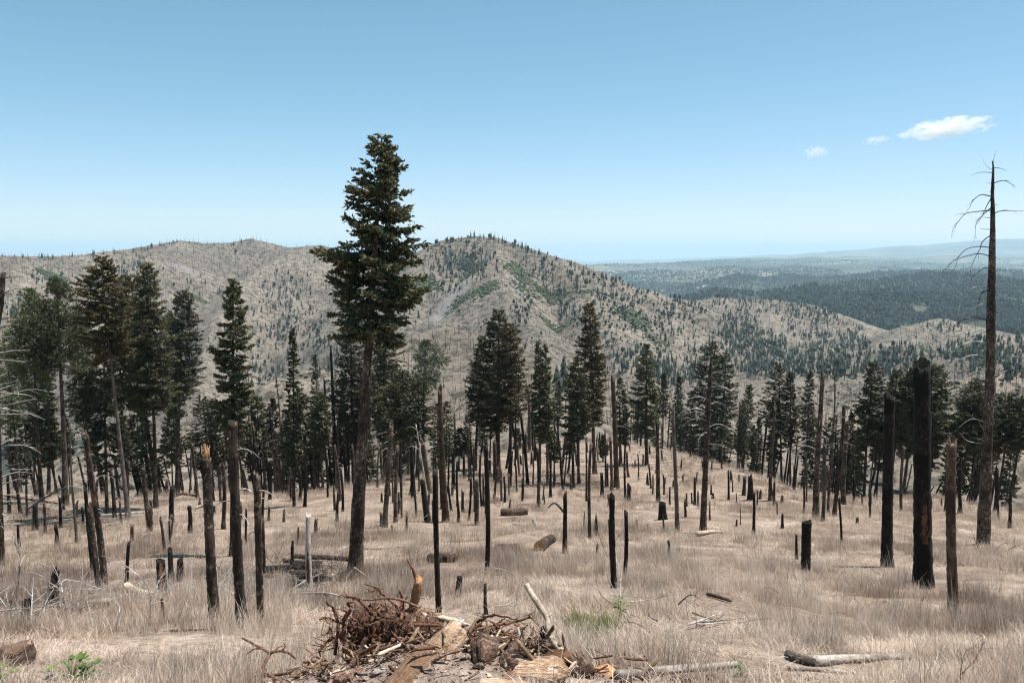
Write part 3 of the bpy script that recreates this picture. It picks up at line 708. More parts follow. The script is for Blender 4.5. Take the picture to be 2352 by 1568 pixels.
def snag(c, bx, by, tx, ty, w, mat='char', top=0.7, nbr=0, blen=1.2, lo=0.5, hi=0.97, brmat='twig', jag=None, desc=None, label=None, big=False, name=None, side=None, bmat=None, group=None, wood=None):
    x0, y0 = cv(c, bx, by); x1, y1 = cv(c, tx, ty); wp = w*CRP(c)[0]
    P = stand_at(x0, y0)
    if np.isnan(P[0]): return None
    sd_ = int(abs(x0*13+y0*7)) % 99991; rs = np.random.RandomState(sd_)
    top_w = at_depth(x1, y1, P[1] + rs.normal(0, 0.15))
    r0 = max(0.02, wp*0.5*depth_of(P)/FPX); H = float(np.linalg.norm(top_w-P))
    r1 = r0*top
    hp = y0-y1
    short = hp < 62
    if not nbr and hp > 75 and wp > 5 and rs.rand() < .5: nbr = rs.randint(2, 6); blen = rs.uniform(.18, .45); lo = .25; brmat = rs.choice(['darktwig', 'twig'])
    nm = name or ('burnt_stump' if short else 'burnt_pole' if wp < 6.5 else 'burnt_snag')
    bigp = wp > 13 or big
    rings = 46 if bigp else (20 if hp > 60 else 9)
    jg = (r1*rs.uniform(1.5, 6.0) if jag is None else max(jag, .04))
    (V, F), PP, RRd = trunk_shape(H, r0*0.86, r1, sd_, 18 if bigp else 9, rings, 0.075 if bigp else 0.07, jg, 0.010 if bigp else 0.018, 0.3)
    ax = norm(top_w-P); q = Vector((0, 0, 1)).rotation_difference(Vector(ax))
    me = make_mesh('trunk', V, F, M[mat], smooth='q')
    if nbr or wood:
        root = bpy.data.objects.new(nm, None); COL.objects.link(root); root.location = P
        root.empty_display_size = 0.2
        tk = link('trunk', me, parent=root); tk.rotation_mode = 'QUATERNION'; tk.rotation_quaternion = q
        o = root
        if wood:
            # a patch of bare or broken wood on the bark: (from t, to t, angle, half width in rad, material, name)
            for (ta, tb, an, hw, wm, wn_) in wood:
                n = 18; zz = np.linspace(ta, tb, n); aa = an + np.linspace(-hw, hw, 7)
                prof = np.sin(np.linspace(0.08, 1, n)**0.7*np.pi*0.97)**0.5
                rr_ = np.interp(zz*H, PP[:, 2], RRd)*1.035 + 0.004
                cx = np.interp(zz*H, PP[:, 2], PP[:, 0]); cy_ = np.interp(zz*H, PP[:, 2], PP[:, 1])
                an2 = an + (aa[None, :]-an)*prof[:, None]*(1+0.22*rs.normal(0, 1, (n, 7)))
                bul = rr_[:, None]*(1+0.0*an2)
                Vp = np.stack([cx[:, None]+np.cos(an2)*bul, cy_[:, None]+np.sin(an2)*bul, np.repeat((zz*H)[:, None], 7, 1)+rs.normal(0, 0.01, (n, 7))], -1).reshape(-1, 3)
                i = np.arange(n-1)[:, None]*7; s = np.arange(6)[None, :]
                Fp = np.stack([i+s, i+s+1, i+7+s+1, i+7+s], -1).reshape(-1, 4)
                pw = link(wn_, make_mesh(wn_, Vp, Fp, M[wm]), parent=root); pw.rotation_mode = 'QUATERNION'; pw.rotation_quaternion = q
        if nbr:
            arcs(np.array(P), top_w, r0, nbr, lo, hi, blen, sd_, brmat, root, P, side=side)
    else:
        o = link(nm, me, loc=P); o.rotation_mode = 'QUATERNION'; o.rotation_quaternion = q
    o['category'] = 'stump' if short else 'dead tree'
    o['group'] = group or ('burnt stumps on the grassy slope' if short else 'burnt snags on the grassy slope')
    THINGS.append([o, nm, mat, x0, hp, wp, x1-x0, nbr, label])
    return o, P, top_w, r0

# --- snags read off the picture: frame, base x y, top x y, width, then options
SN = [
 # left part
 ('L',800,1335,662,222,56,dict(mat='bark',top=.72,nbr=6,blen=.8,lo=.3,hi=.9,label='tall leaning brown snag at left with broken square top above scarred bark',wood=[(.55,.66,-1.6,.5,'tornwood','bare_wood')],side=0.3)),
 ('L',770,1430,690,768,50,dict(mat='bark',top=.8,label='leaning flaky-barked snag propped in front of the tall leaning brown snag')),
 ('L',712,1232,655,605,38,dict(mat='char')),
 ('L',1642,1590,1582,372,92,dict(mat='bark',top=.72,big=True,jag=.02,label='thick flaky-barked snag with splintered orange top',wood=None)),
 ('L',1855,1665,1782,98,90,dict(mat='bark',top=.72,big=True,nbr=7,blen=.45,lo=.4,hi=.93,jag=.05,label='tallest flaky-barked snag at left, flat topped, beside the orange-topped snag')),
 ('L',1992,1610,1968,522,62,dict(mat='bark',top=.8,nbr=4,blen=.5,lo=.6,hi=.97,label='straight brown snag just right of the tallest flat-topped snag')),
 ('L',2025,1300,2015,850,30,dict(mat='bark')),
 ('L',1710,912,1703,412,36,dict(mat='redbark')),
 ('L',1455,942,1448,738,38,dict(mat='char',jag=.02)),
 ('L',1313,862,1316,602,42,dict(mat='char')), ('L',1300,1040,1297,868,22,{}),
 ('L',1315,1352,1303,1085,48,{}), 
 ('L',1252,1480,1232,1158,86,dict(mat='char',big=True,jag=.10,label='short thick stump at left with torn orange side and jagged top',wood=[(.25,1.0,-1.2,.55,'tornwood','bare_wood')],nbr=0)),
 ('L',1380,1312,1380,1165,62,dict(mat='char',label='squat black stump with flaking char beside the pale fallen log')),
 ('L',970,1330,986,1030,34,dict(mat='char')),
 ('L',1147,930,1095,450,42,dict(mat='bark',nbr=5,blen=.6,lo=.4,hi=.98)),
 ('L',1265,1102,1230,842,26,dict(mat='bark')),
 ('L',590,1022,540,120,26,dict(mat='greybark',top=.4,nbr=9,blen=1.3,lo=.45,hi=1.0)),
 ('L',465,902,458,680,30,{}), ('L',345,942,338,728,27,dict(mat='bark')), ('L',270,922,270,755,46,{}),
 ('L',150,1060,138,888,25,{}), ('L',436,1042,430,890,34,{}),
 ('L',405,1505,420,1308,76,dict(mat='char',label='dark stump behind curved bare twigs near the left edge')),
 ('L',205,1650,206,1465,86,dict(mat='char',jag=.03,label='nearest black stump at the lower left, capped with grey wood')),
 ('L',155,792,118,540,30,dict(mat='bark')), ('L',635,880,630,760,22,{}), ('L',1160,810,1155,720,25,{}),
 ('L',1245,1620,1240,1458,30,{}), ('L',92,1600,85,1440,24,dict(mat='greybark')),
 ('L',1512,672,1465,258,30,dict(mat='bark',nbr=5,blen=.8,lo=.6)), ('L',1415,596,1410,250,13,dict(mat='greybark',nbr=3,blen=.5)),
 ('L',605,642,600,368,20,dict(mat='greybark')), ('L',1022,532,988,350,36,{}), ('L',1050,592,1045,450,30,{}),
 ('L',1920,442,1920,330,30,{}), ('L',1956,412,1954,250,30,{}), ('L',925,662,893,460,14,dict(mat='greybark')),
 ('L',1640,622,1620,430,26,{}), ('L',1882,1062,1885,768,22,{}), ('L',878,822,850,480,34,dict(mat='bark')),
 ('L',70,785,60,520,30,{}), ('L',210,600,190,80,20,dict(mat='bark')), ('L',1690,700,1688,430,24,dict(mat='bark')),
 ('L',1540,560,1535,430,18,{}), ('L',1260,470,1258,380,12,{}), ('L',240,560,215,120,16,dict(mat='bark')),
 ('L',655,600,640,60,18,dict(mat='bark',nbr=3)), ('L',735,640,700,190,34,dict(mat='bark',nbr=3,blen=.8)),
 # centre left
 ('M',1470,1640,1425,652,60,dict(mat='redbark',top=.55,label='tall smooth red-brown snag rising beside the round-topped pine',nbr=2,blen=.6,lo=.8)),
 ('M',1448,1545,1430,1190,42,dict(mat='char')),
 ('M',1000,1685,1052,925,46,dict(mat='bark',top=.7,nbr=3,blen=1.3,lo=.75,label='slender snag leaning right just past the giant fir')),
 ('M',1085,1645,1100,1072,36,dict(mat='bark',nbr=2)), ('M',1108,1575,1108,1420,20,{}),
 ('M',1222,1465,1205,1050,42,dict(mat='char',nbr=2,blen=.5)), ('M',1242,1600,1230,1420,19,{}),
 ('M',1332,1645,1290,1338,52,dict(mat='char')), ('M',1345,1420,1292,1040,44,dict(mat='redbark')),
 ('M',1415,2331,1388,1270,48,dict(mat='char',top=.85,big=True,label='tall black snag standing just behind the uprooted root mass')),
 ('M',1345,1560,1240,895,16,dict(mat='twig',top=.35,nbr=5,blen=1.6,lo=.7,label='thin pale leaning pole with crooked limbs at its tip')),
 ('M',1526,1392,1524,1110,33,{}), ('M',1560,1522,1555,1200,23,{}), ('M',1600,1562,1598,1428,28,{}), ('M',1490,1312,1492,1170,18,{}),
 ('M',1375,1232,1372,1105,16,{}), ('M',1470,1152,1470,1020,17,{}), ('M',1512,1562,1490,1370,24,{}), ('M',1565,1645,1563,1530,30,{}),
 ('M',1705,1665,1705,1325,40,dict(mat='bark')), ('M',1783,2045,1778,1085,44,dict(mat='char',top=.75,big=True,label='tall dark snag directly above the small black stake, right of the root mass')),
 ('M',1745,1522,1733,1140,21,{}), ('M',1758,1522,1755,1300,18,{}), ('M',1690,1562,1685,1060,20,dict(mat='bark')),
 ('M',1657,1300,1635,900,31,dict(mat='bark',nbr=3,blen=.8)), ('M',1605,1252,1608,1130,20,{}), ('M',1852,1332,1840,1030,38,dict(mat='bark',nbr=4,blen=.6)),
 ('M',1920,1492,1915,1310,22,{}), ('M',285,1482,285,1295,19,{}), ('M',120,1472,131,1180,28,{}), ('M',65,1362,65,1120,26,{}),
 ('M',240,1262,240,1090,22,{}), ('M',95,1262,97,1208,28,{}), ('M',10,1192,10,1020,26,{}), ('M',375,1312,388,990,34,dict(mat='bark',nbr=3,blen=.7)),
 ('M',430,1232,430,1140,20,{}), ('M',270,1182,270,1060,18,{}), ('M',547,1402,520,880,24,dict(mat='bark',nbr=2)), ('M',567,1452,560,1155,18,{}),
 ('M',615,1302,617,1220,14,{}), ('M',660,1482,620,1080,28,dict(mat='bark')), ('M',680,1562,668,1260,23,{}), ('M',705,1312,700,1120,18,{}),
 ('M',766,1392,752,1060,19,dict(mat='bark')), ('M',602,1092,588,300,42,dict(mat='char',top=.4,nbr=6,blen=1.6,lo=.5,brmat='darktwig',label='thick black dead trunk left of the giant fir, behind the grass edge')),
 ('M',577,1080,538,560,24,dict(mat='char',top=.5,nbr=6,blen=1.4,lo=.5,brmat='darktwig')),
 ('M',987,1352,970,1040,26,dict(mat='bark')), ('M',1126,1342,1122,1030,22,{}), ('M',195,1165,168,500,20,dict(mat='greybark',top=.4,nbr=16,blen=2.2,lo=.35,hi=.98,label='dead tree with drooping white limbs left of the giant fir',side=0.2)),
 ('M',1260,1212,1260,1120,14,{}), ('M',1410,1202,1410,1120,14,{}), ('M',735,1160,728,860,14,dict(mat='bark',nbr=6,blen=.6,lo=.2)), ('M',1245,1180,1232,900,14,dict(mat='greybark',nbr=6,blen=1.4)),
 ('M',1030,1180,1022,830,14,dict(mat='bark',nbr=5,blen=1.2)), ('M',340,1190,335,1040,12,{}), ('M',460,1180,462,1030,12,{}),
 # centre right
 ('C',437,1412,438,985,42,dict(mat='char',label='black snag with a torn orange foot and one slanting limb',wood=[(.0,.26,-1.2,.6,'tornwood','bare_wood')])),
 ('C',812,1677,797,985,50,dict(mat='char',top=.78,big=True,label='left one of two close black snags in the middle of the slope')),
 ('C',782,1550,777,1180,26,dict(mat='char')),
 ('C',887,1640,905,1105,36,dict(mat='char',top=.8,label='slimmer right one of two close black snags in the middle of the slope')),
 ('C',627,1312,636,590,31,dict(mat='bark',top=.7)), ('C',680,1292,678,1140,21,dict(mat='redbark')),
 ('C',1297,1252,1264,308,38,dict(mat='greybark',top=.6,label='tall grey barkless pole, pale against the grass',nbr=0)),
 ('C',1493,1257,1551,-5,58,dict(mat='bark',top=.5,big=True,nbr=14,blen=2.0,lo=.5,hi=.97,label='tall dead trunk leaning right, long bare limbs in front of dense firs')),
 ('C',1186,1152,1182,1035,66,dict(mat='char',jag=.3,label='wide jagged black stump between the grey pole and a burnt snag')), ('C',1196,1242,1186,1130,18,{}),
 ('C',1236,1502,1228,1320,29,{}), ('C',1150,1022,1143,545,38,dict(mat='bark')), ('C',1137,800,1135,400,20,{}),
 ('C',832,905,803,88,46,dict(mat='redbark',top=.6,nbr=16,blen=2.0,lo=.5,hi=1.0,label='tall red-brown dead tree with crooked upswept limbs in mid slope')),
 ('C',795,932,785,530,28,dict(mat='bark')), ('C',750,902,744,480,18,dict(mat='bark')), ('C',900,1002,903,525,22,{}), ('C',926,1012,925,910,36,{}),
 ('C',718,982,718,808,33,{}), ('C',600,1012,600,650,16,{}), ('C',502,912,495,650,28,{}), ('C',152,882,100,360,26,{}),
 ('C',110,1012,110,850,17,{}), ('C',180,742,182,660,24,{}), ('C',100,742,97,685,22,{}), ('C',1000,852,995,660,13,{}), ('C',1067,882,1067,828,20,{}),
 ('C',1108,962,1110,820,14,{}), ('C',1240,1042,1240,910,17,{}), ('C',1370,1052,1368,970,18,{}), ('C',1430,1042,1430,848,26,{}), ('C',1456,1052,1455,955,18,{}),
 ('C',1690,1002,1688,790,20,{}), ('C',1855,1003,1857,860,50,dict(mat='char',label='wide black double stump right of the leaning dead trunk')), ('C',1880,1262,1886,975,27,{}), ('C',1910,1042,1910,945,14,{}),
 ('C',1748,1022,1748,960,10,{}), ('C',1780,1192,1780,1070,8,{}), ('C',1890,762,1897,600,26,dict(mat='bark')), ('C',1817,692,1817,610,15,{}), ('C',1715,672,1715,590,10,{}),
 ('C',1930,652,1930,550,13,{}), ('C',1340,862,1340,820,16,{}), ('C',1555,962,1555,900,17,{}), ('C',685,1432,685,1360,26,dict(mat='bark')),
 ('C',1005,582,1000,390,15,{}), ('C',1016,592,1018,460,14,{}), ('C',980,502,978,445,10,{}), ('C',945,512,945,360,10,{}), ('C',1160,602,1155,400,14,{}),
 ('C',1180,542,1180,430,10,{}), ('C',1115,582,1115,430,11,{}), ('C',932,632,932,598,15,{}), ('C',1085,652,1083,595,18,{}), ('C',1255,602,1253,535,13,{}),
 ('C',405,620,352,420,14,{}), ('C',385,452,391,80,18,dict(mat='redbark')), ('C',365,420,365,180,12,{}), ('C',165,642,156,150,30,dict(mat='redbark')), ('C',190,640,188,200,18,{}),
 ('C',1240,510,1240,300,12,{}), ('C',450,610,448,500,12,{}), ('C',690,700,692,540,12,{}), ('C',605,640,600,530,22,{}), ('C',1030,470,1030,380,9,{}), ('C',1065,420,1062,330,8,{}),
 # right part
 ('R',412,1462,466,362,58,dict(mat='bark',top=.5,big=True,nbr=15,blen=2.2,lo=.45,hi=.99,label='tall burnt snag with arching white limbs left of the black trunks')),
 ('R',465,1482,480,900,32,dict(mat='greybark',top=.8)), ('R',506,1412,556,330,24,dict(mat='bark',top=.4,nbr=10,blen=1.5,lo=.6)),
 ('R',550,1452,628,615,38,dict(mat='bark',top=.7,nbr=9,blen=1.2,lo=.6,label='right-leaning snag with comb-like white limbs on its right side',side=0.0)),
 ('R',622,1352,652,720,42,dict(mat='bark',nbr=4,blen=.8)), ('R',62,1322,100,615,30,dict(mat='bark',top=.7,nbr=8,blen=1.3,lo=.6)),
 ('R',95,1352,95,1200,22,{}), ('R',118,1432,115,1335,13,{}), ('R',157,1532,157,1440,25,{}), ('R',155,1337,155,1295,31,dict(mat='bark')),
 ('R',320,1422,322,1190,20,{}), ('R',342,1332,335,960,15,dict(mat='greybark',nbr=5,blen=.7)), ('R',246,1242,248,1065,27,{}), ('R',185,1117,185,1065,16,dict(mat='redbark')),
 ('R',705,1342,705,1160,24,{}), ('R',827,1452,828,1265,19,{}), ('R',610,1680,590,1318,22,{}),
 ('R',337,1880,341,1491,75,dict(mat='char',top=.95,big=True,jag=.16,label='thick black stump, its hollow top rimmed with grey, left of the black trunks')),
 ('R',266,1770,264,1598,26,dict(mat='char')),
 ('R',955,1830,978,535,92,dict(mat='char',top=.78,big=True,nbr=1,blen=1.0,lo=.95,hi=.97,label='tall charred black trunk, left of the thickest black trunk',side=3.14)),
 ('R',1232,1990,1220,316,150,dict(mat='char',top=.78,big=True,jag=.42,label='thickest charred black trunk, with a torn orange patch low down',wood=[(.22,.40,-1.75,.42,'tornwood','bare_wood')])),
 ('R',1466,2180,1450,892,84,dict(mat='redbark',top=.78,big=True,jag=.22,label='brown barkless trunk between the thickest black trunk and tall dead tree',wood=[(.1,.3,-1.1,.4,'tornwood','bare_wood')])),
 ('R',1065,1412,1085,910,26,dict(mat='redbark')), ('R',905,1202,905,960,20,{}), ('R',1405,1402,1405,1150,25,{}), ('R',1523,1432,1515,1080,31,{}),
 ('R',1787,1412,1800,1100,36,{}), ('R',1810,1472,1808,1370,19,{}), ('R',1896,1532,1901,1250,30,{}), ('R',1377,1252,1380,1180,16,{}), ('R',1373,1362,1373,1310,11,{}),
 ('R',35,992,40,700,22,{}), ('R',230,1032,232,820,18,{}), ('R',125,942,125,680,18,{}), ('R',545,1162,540,1100,16,{}), ('R',505,1162,510,1100,13,{}),
 ('R',730,1502,730,1455,26,{}), ('R',905,1442,905,1410,12,{}), ('R',875,1060,880,850,14,dict(nbr=6,blen=.9,mat='greybark')), ('R',1850,1290,1852,1240,14,{}),
 ('R',1640,1300,1632,1120,20,{}), ('R',1700,1280,1700,1150,14,{}), ('R',585,1060,580,860,16,{}), ('R',1950,1250,1948,1130,16,{}),
 # single stumps of the near slope
 ('D',1050,1372,1056,1325,18,dict(mat='char',jag=.06,label='small leaning charred stump right of the tall black snag')),
 ('D',1116,1410,1114,1342,10,dict(mat='char',label='small upright black stake below the tall dark snag')),
 ('D',671,1304,672,1250,10,dict(mat='char',label='short black post behind the shaded log heap left of the giant fir')),
 ('D',711,1362,708,1184,17,dict(mat='whitewood',top=.62,jag=.15,label='white barkless snag standing in front of the shaded log heap',wood=[(.15,.55,-1.5,.5,'tornwood','bare_wood')])),
]
# more thin poles and low stumps between them, thickest from the left to the middle
_rs = np.random.RandomState(311)
for (xa, xb, ya, yb, n, hlo, hhi, wlo, whi) in [(330,800,1075,1150,40,18,130,4,9),(860,1300,1075,1160,44,16,130,4,9),(600,1250,1160,1230,14,20,110,5,9),(300,1000,1150,1250,16,14,70,5,11),(1290,1760,1040,1130,30,12,80,3.5,7),(1330,1760,1130,1230,14,10,45,4,9),(1760,2340,1090,1180,26,14,100,4,9),(0,330,1100,1210,16,20,110,5,10),(560,800,1045,1065,14,60,150,4,7),(1000,1330,1050,1090,16,60,160,4,7),(1700,2000,1030,1070,10,40,120,3,6)]:
    for q in range(n):
        x = xa+(xb-xa)*(q+_rs.rand())/n; y = _rs.uniform(ya, yb); h = hlo+(hhi-hlo)*_rs.rand()**1.6
        SN.append(('D', x, y, x+_rs.normal(0, .06)*h, y-h, _rs.uniform(wlo, whi), dict(mat=_rs.choice(['char', 'char', 'bark', 'bark', 'redbark', 'greybark']), top=_rs.uniform(.5, .85), nbr=int(_rs.choice([0, 0, 0, 3])) if h > 70 else 0, blen=.7)))
SNR = {}
for i, rec in enumerate(SN):
    SNR[i] = snag(*rec[:6], **rec[6])
# splintered orange wood crowning the orange-topped snag
def splinter_top(P, top, r, n, mat, name, seed, h=0.25):
    rs = np.random.RandomState(seed); parts = []
    ax = norm(top-P)
    for q in range(n):
        a = rs.uniform(0, 6.28); rr_ = r*rs.uniform(0.1, 0.95)
        b = top + np.array([math.cos(a)*rr_, math.sin(a)*rr_, -0.12]); l = h*rs.uniform(0.4, 1.0)+0.12
        parts.append(tube(np.stack([b, b+ax*l*0.6, b+ax*l+rs.normal(0, 0.02, 3)]), [r*0.3, r*0.2, r*0.03], 5, True, 0.2, seed+q))
    return join(parts)
_r = SNR[3]
if _r:
    o, P, T_, r_ = _r
    rootE = bpy.data.objects.new('burnt_snag', None); COL.objects.link(rootE); rootE.location = P
    for kx in ('label', 'category', 'group'):
        if kx in o.keys(): rootE[kx] = o[kx]
    for th in THINGS:
        if th[0] is o: th[0] = rootE
    for kx in ('label', 'category', 'group'):
        if kx in o.keys(): del o[kx]
    o.name = 'trunk'; o.parent = rootE; o.location = (0, 0, 0)
    V, F = splinter_top(P, T_, r_*0.75, 16, 'orangewood', 'broken_top', 5)
    link('broken_top', make_mesh('broken_top', V-P, F, M['orangewood']), parent=rootE)
    rootE.name = 'burnt_snag'

# --- the tall dead tree near the right edge, limb by limb
def dead_giant():
    bx, by = 2258, 1250; P = ray_hit(bx, by)[0][0]; Y0 = P[1]; dep = depth_of(P)
    axis = [(2258,1250),(2262,1130),(2268,1000),(2274,850),(2276,700),(2279,560),(2280,497),(2279,450),(2280,420),(2281,385),(2279,370)]
    wd = [29,24,21,19,16.5,11.5,9,7,6,3.5,2]
    pts = np.array([at_depth(x, y, Y0) for x, y in axis]); pts[0] = P - np.array([0, 0, 0.4])
    PP = smooth_line(pts, 60); Rr = np.interp(np.linspace(0, len(wd)-1, 60), np.arange(len(wd)), wd)*0.5*dep/FPX
    root = bpy.data.objects.new('dead_tree', None); COL.objects.link(root); root.location = P
    V, F = tube(PP, Rr, 14, True, 0.06, 12)
    link('trunk', make_mesh('trunk', V-P, F, M['bark']), parent=root)
    B = [('Q',[(1755,200),(1720,170),(1690,110)],'palewood'),('Q',[(1770,180),(1775,130),(1795,60)],'palewood'),('Q',[(1745,225),(1670,222),(1600,245)],0),
     ('Q',[(1775,195),(1830,192),(1875,212)],0),('Q',[(1775,305),(1850,283),(1900,305),(1940,338)],0),('Q',[(1755,400),(1680,395),(1620,435),(1590,490),(1560,530)],0),
     ('Q',[(1755,525),(1650,522),(1560,538),(1500,600),(1455,670),(1450,725)],0),('Q',[(1780,530),(1830,517),(1930,518),(2030,516)],0),('Q',[(1750,490),(1690,550),(1640,620),(1630,740)],0),
     ('Q',[(1745,410),(1722,480),(1690,550),(1650,620)],0),('Q',[(1745,575),(1710,566),(1680,563)],0),('Q',[(1745,657),(1705,658),(1670,655)],0),('Q',[(1740,695),(1690,750),(1670,810),(1640,860),(1600,960),(1595,1040)],0),
     ('Q',[(1740,797),(1650,790),(1560,815),(1500,880),(1490,930),(1455,980)],0),('Q',[(1740,850),(1650,845),(1500,885),(1430,930),(1395,995)],0),('Q',[(1735,950),(1690,955),(1640,1000),(1610,1020),(1605,1070)],0),
     ('Q',[(1785,1085),(1815,1075),(1845,1062)],'twig'),('Q',[(1730,1095),(1640,1095),(1560,1160),(1510,1250),(1510,1340)],'twig'),('Q',[(1730,1105),(1680,1150),(1650,1250),(1630,1420)],0),
     ('Q',[(1728,1235),(1640,1250),(1560,1310),(1520,1360)],'twig'),('Q',[(1725,1340),(1640,1330),(1540,1350),(1470,1400),(1480,1500)],0),('Q',[(1725,1520),(1650,1515),(1560,1530),(1470,1568)],'twig'),
     ('R',[(1705,215),(1600,210),(1480,265),(1390,350)],'twig'),('R',[(1780,357),(1830,345),(1885,325)],'twig'),('R',[(1700,370),(1620,390),(1550,460),(1520,550)],'twig'),('R',[(1700,500),(1600,515),(1545,560)],'twig'),
     ('R',[(1695,710),(1600,700),(1490,780)],'twig'),('R',[(1690,770),(1675,750),(1668,715)],'palewood'),('R',[(1690,885),(1580,870),(1510,800)],'twig'),('R',[(1700,710),(1630,690),(1560,640)],'twig'),
     ('Q',[(1785,470),(1812,478)],0),('Q',[(1780,690),(1800,672)],0),('Q',[(1785,885),(1830,886)],0),('Q',[(1790,1280),(1812,1276)],'twig'),('Q',[(1755,372),(1735,372)],0),('Q',[(1755,310),(1715,308)],0),('R',[(1785,100),(1810,75)],'twig'),('R',[(1783,240),(1808,215)],'twig')]
    rs = np.random.RandomState(4)
    for q, (c, pl, mt) in enumerate(B):
        dy = rs.uniform(-0.6, 0.6); pts = []
        for j, (x, y) in enumerate(pl):
            X, Yp = cv(c, x, y); pts.append(at_depth(X, Yp, Y0 + dy*j/(max(1, len(pl)-1))*min(1.6, 0.35*len(pl))))
        # root the limb inside the trunk
        pts[0] = PP[np.argmin(np.abs(PP[:, 2]-pts[0][2]))]*0.85 + pts[0]*0.15
        dead_branch(None, pts, 0.034 if len(pl) > 3 else 0.024, mt or 'bark', root, P, 900+q, twigs=3 if len(pl) > 3 else 0)
    root['label'] = 'tallest dead tree near the right edge, bare limbs hanging against the sky'
    root['category'] = 'dead tree'
dead_giant()

# --- the dead tree cut by the left edge, its white limbs reaching into the picture
def edge_tree():
    bx, by = 2, 1298; P = ray_hit(bx, by)[0][0]; Y0 = P[1]; dep = depth_of(P)
    axis = [(2,1298),(-2,1150),(-6,1000),(-12,860),(-8,760),(2,700),(7,632)]
    pts = np.array([at_depth(x, y, Y0) for x, y in axis]); pts[0] -= np.array([0, 0, 0.4])
    PP = smooth_line(pts, 50); Rr = np.linspace(13, 8.5, 50)*0.5*1.2*dep/FPX
    root = bpy.data.objects.new('dead_tree', None); COL.objects.link(root); root.location = P
    V, F = tube(PP, Rr, 14, True, 0.06, 3, jag=0.2)
    link('trunk', make_mesh('trunk', V-P, F, M['bark']), parent=root)
    s = 0.459  # crop of the left margin: 320 px wide shown 697 px wide
    B = [[(35,128),(60,124),(88,128)],[(35,205),(70,190),(118,186)],[(25,350),(60,338),(95,340)],[(5,405),(60,380),(130,388),(220,425)],[(10,450),(40,440),(75,435)],[(0,527),(70,510),(158,510)],
      [(30,573),(90,570),(135,577)],[(0,660),(25,640),(45,620)],[(0,695),(50,685),(95,665)],[(10,718),(35,705),(60,697)],[(0,768),(90,735),(180,720),(255,732)],[(0,812),(110,785),(200,770)],
      [(60,750),(140,748),(190,770)],[(40,825),(90,835),(160,850),(240,880)],[(80,850),(150,848),(185,860)],[(5,1000),(60,985),(110,980)],[(10,1025),(90,1010),(160,1025),(215,1055)],[(60,1015),(120,1015),(160,1015)],
      [(5,1150),(80,1145),(170,1145)],[(20,1170),(90,1160),(180,1165)],[(15,1215),(90,1200),(160,1195)],[(15,1290),(60,1280),(110,1270)],[(10,1320),(60,1315),(90,1318)],[(0,1385),(20,1385),(40,1390)],[(5,1415),(20,1420),(35,1430)],[(0,1110),(60,1120),(120,1105)]]
    rs = np.random.RandomState(9)
    for q, pl in enumerate(B):
        dy = rs.uniform(-0.5, 0.5)
        pts = [at_depth(x*s*0.9408, 620*0.9408 + y*s*0.9408, Y0 + dy*j) for j, (x, y) in enumerate(pl)]
        pts[0] = PP[np.argmin(np.abs(PP[:, 2]-pts[0][2]))]
        dead_branch(None, pts, 0.034, 'twig' if q > 3 else 'bark', root, P, 1500+q, twigs=3)
    root['label'] = 'dead tree cut off by the left edge, many thin white limbs reaching inward'
    root['category'] = 'dead tree'
edge_tree()

# ------------------------------------------------------------------ living trees
TREES = []
def live_tree(bx, by, tx, ty, hw, cby, style='fir', mat='fir', dens=1.0, sparse=0.0, droop=0.25, wpx=None, sharp=0.75, label=None, size=None, name=None, group=None, trunkmat='bark', P=None, low=.24, asym=1.0, whorl=0):
    if P is None: P = stand_at(bx, by)
    if np.isnan(P[0]): return None
    sd_ = int(abs(bx*17+by*5+tx*3)) % 99991; rs = np.random.RandomState(sd_)
    T_ = at_depth(tx, ty, P[1]+rs.normal(0, 0.2)); dep = depth_of(P)
    H = float(np.linalg.norm(T_-P)); Rm = hw*dep/FPX
    cb = max(0.03, min(0.9, (by-cby)/(by-ty)))
    sz = size or max(0.16, 0.0026*dep + 0.05)
    cpx = (by-cby if False else cby-ty)*hw    # crown area in the picture sets how many sprays it needs
    nc = int(np.clip(cpx*(0.80 if style == 'fir' else 0.95)*(1-.4*sparse), 1500, 14000)*dens*1.1)
    (V, F), bo = fir_crown(H, cb, Rm*(1.12 if whorl else .98), sd_, dens=dens, size=sz, droop=droop, sparse=sparse, style=style, top_sharp=sharp, ncard=nc, low=low, asym=asym, whorl=whorl)
    r0 = (wpx*0.5*dep/FPX) if wpx else max(0.08, H*0.0115)
    (TV, TF), PP, Rr = trunk_shape(H, r0*0.85, 0.02, sd_+1, 12 if wpx and wpx > 25 else 8, 30 if wpx and wpx > 25 else 14, 0.05, 0, 0.008, 0.3)
    q = Vector((0, 0, 1)).rotation_difference(Vector(norm(T_-P)))
    root = bpy.data.objects.new(name or ('pine_tree' if style == 'pine' else 'fir_tree'), None); COL.objects.link(root)
    root.location = P; root.rotation_mode = 'QUATERNION'; root.rotation_quaternion = q
    link('trunk', make_mesh('trunk', TV, TF, M[trunkmat]), parent=root)
    cr = link('crown', make_mesh('crown', V, F, M[mat], smooth=False), parent=root)
    if bo is not None: link('boughs', make_mesh('boughs', bo[0], bo[1], M['darktwig'], smooth=False), parent=cr)['kind'] = 'stuff'
    root['category'] = 'tree'
    root['group'] = group or 'living conifers along the edge of the slope'
    THINGS.append([root, 'pine' if style == 'pine' else 'fir', mat, bx, by-ty, hw, tx-bx, 0, label])
    return root, P, T_, dep
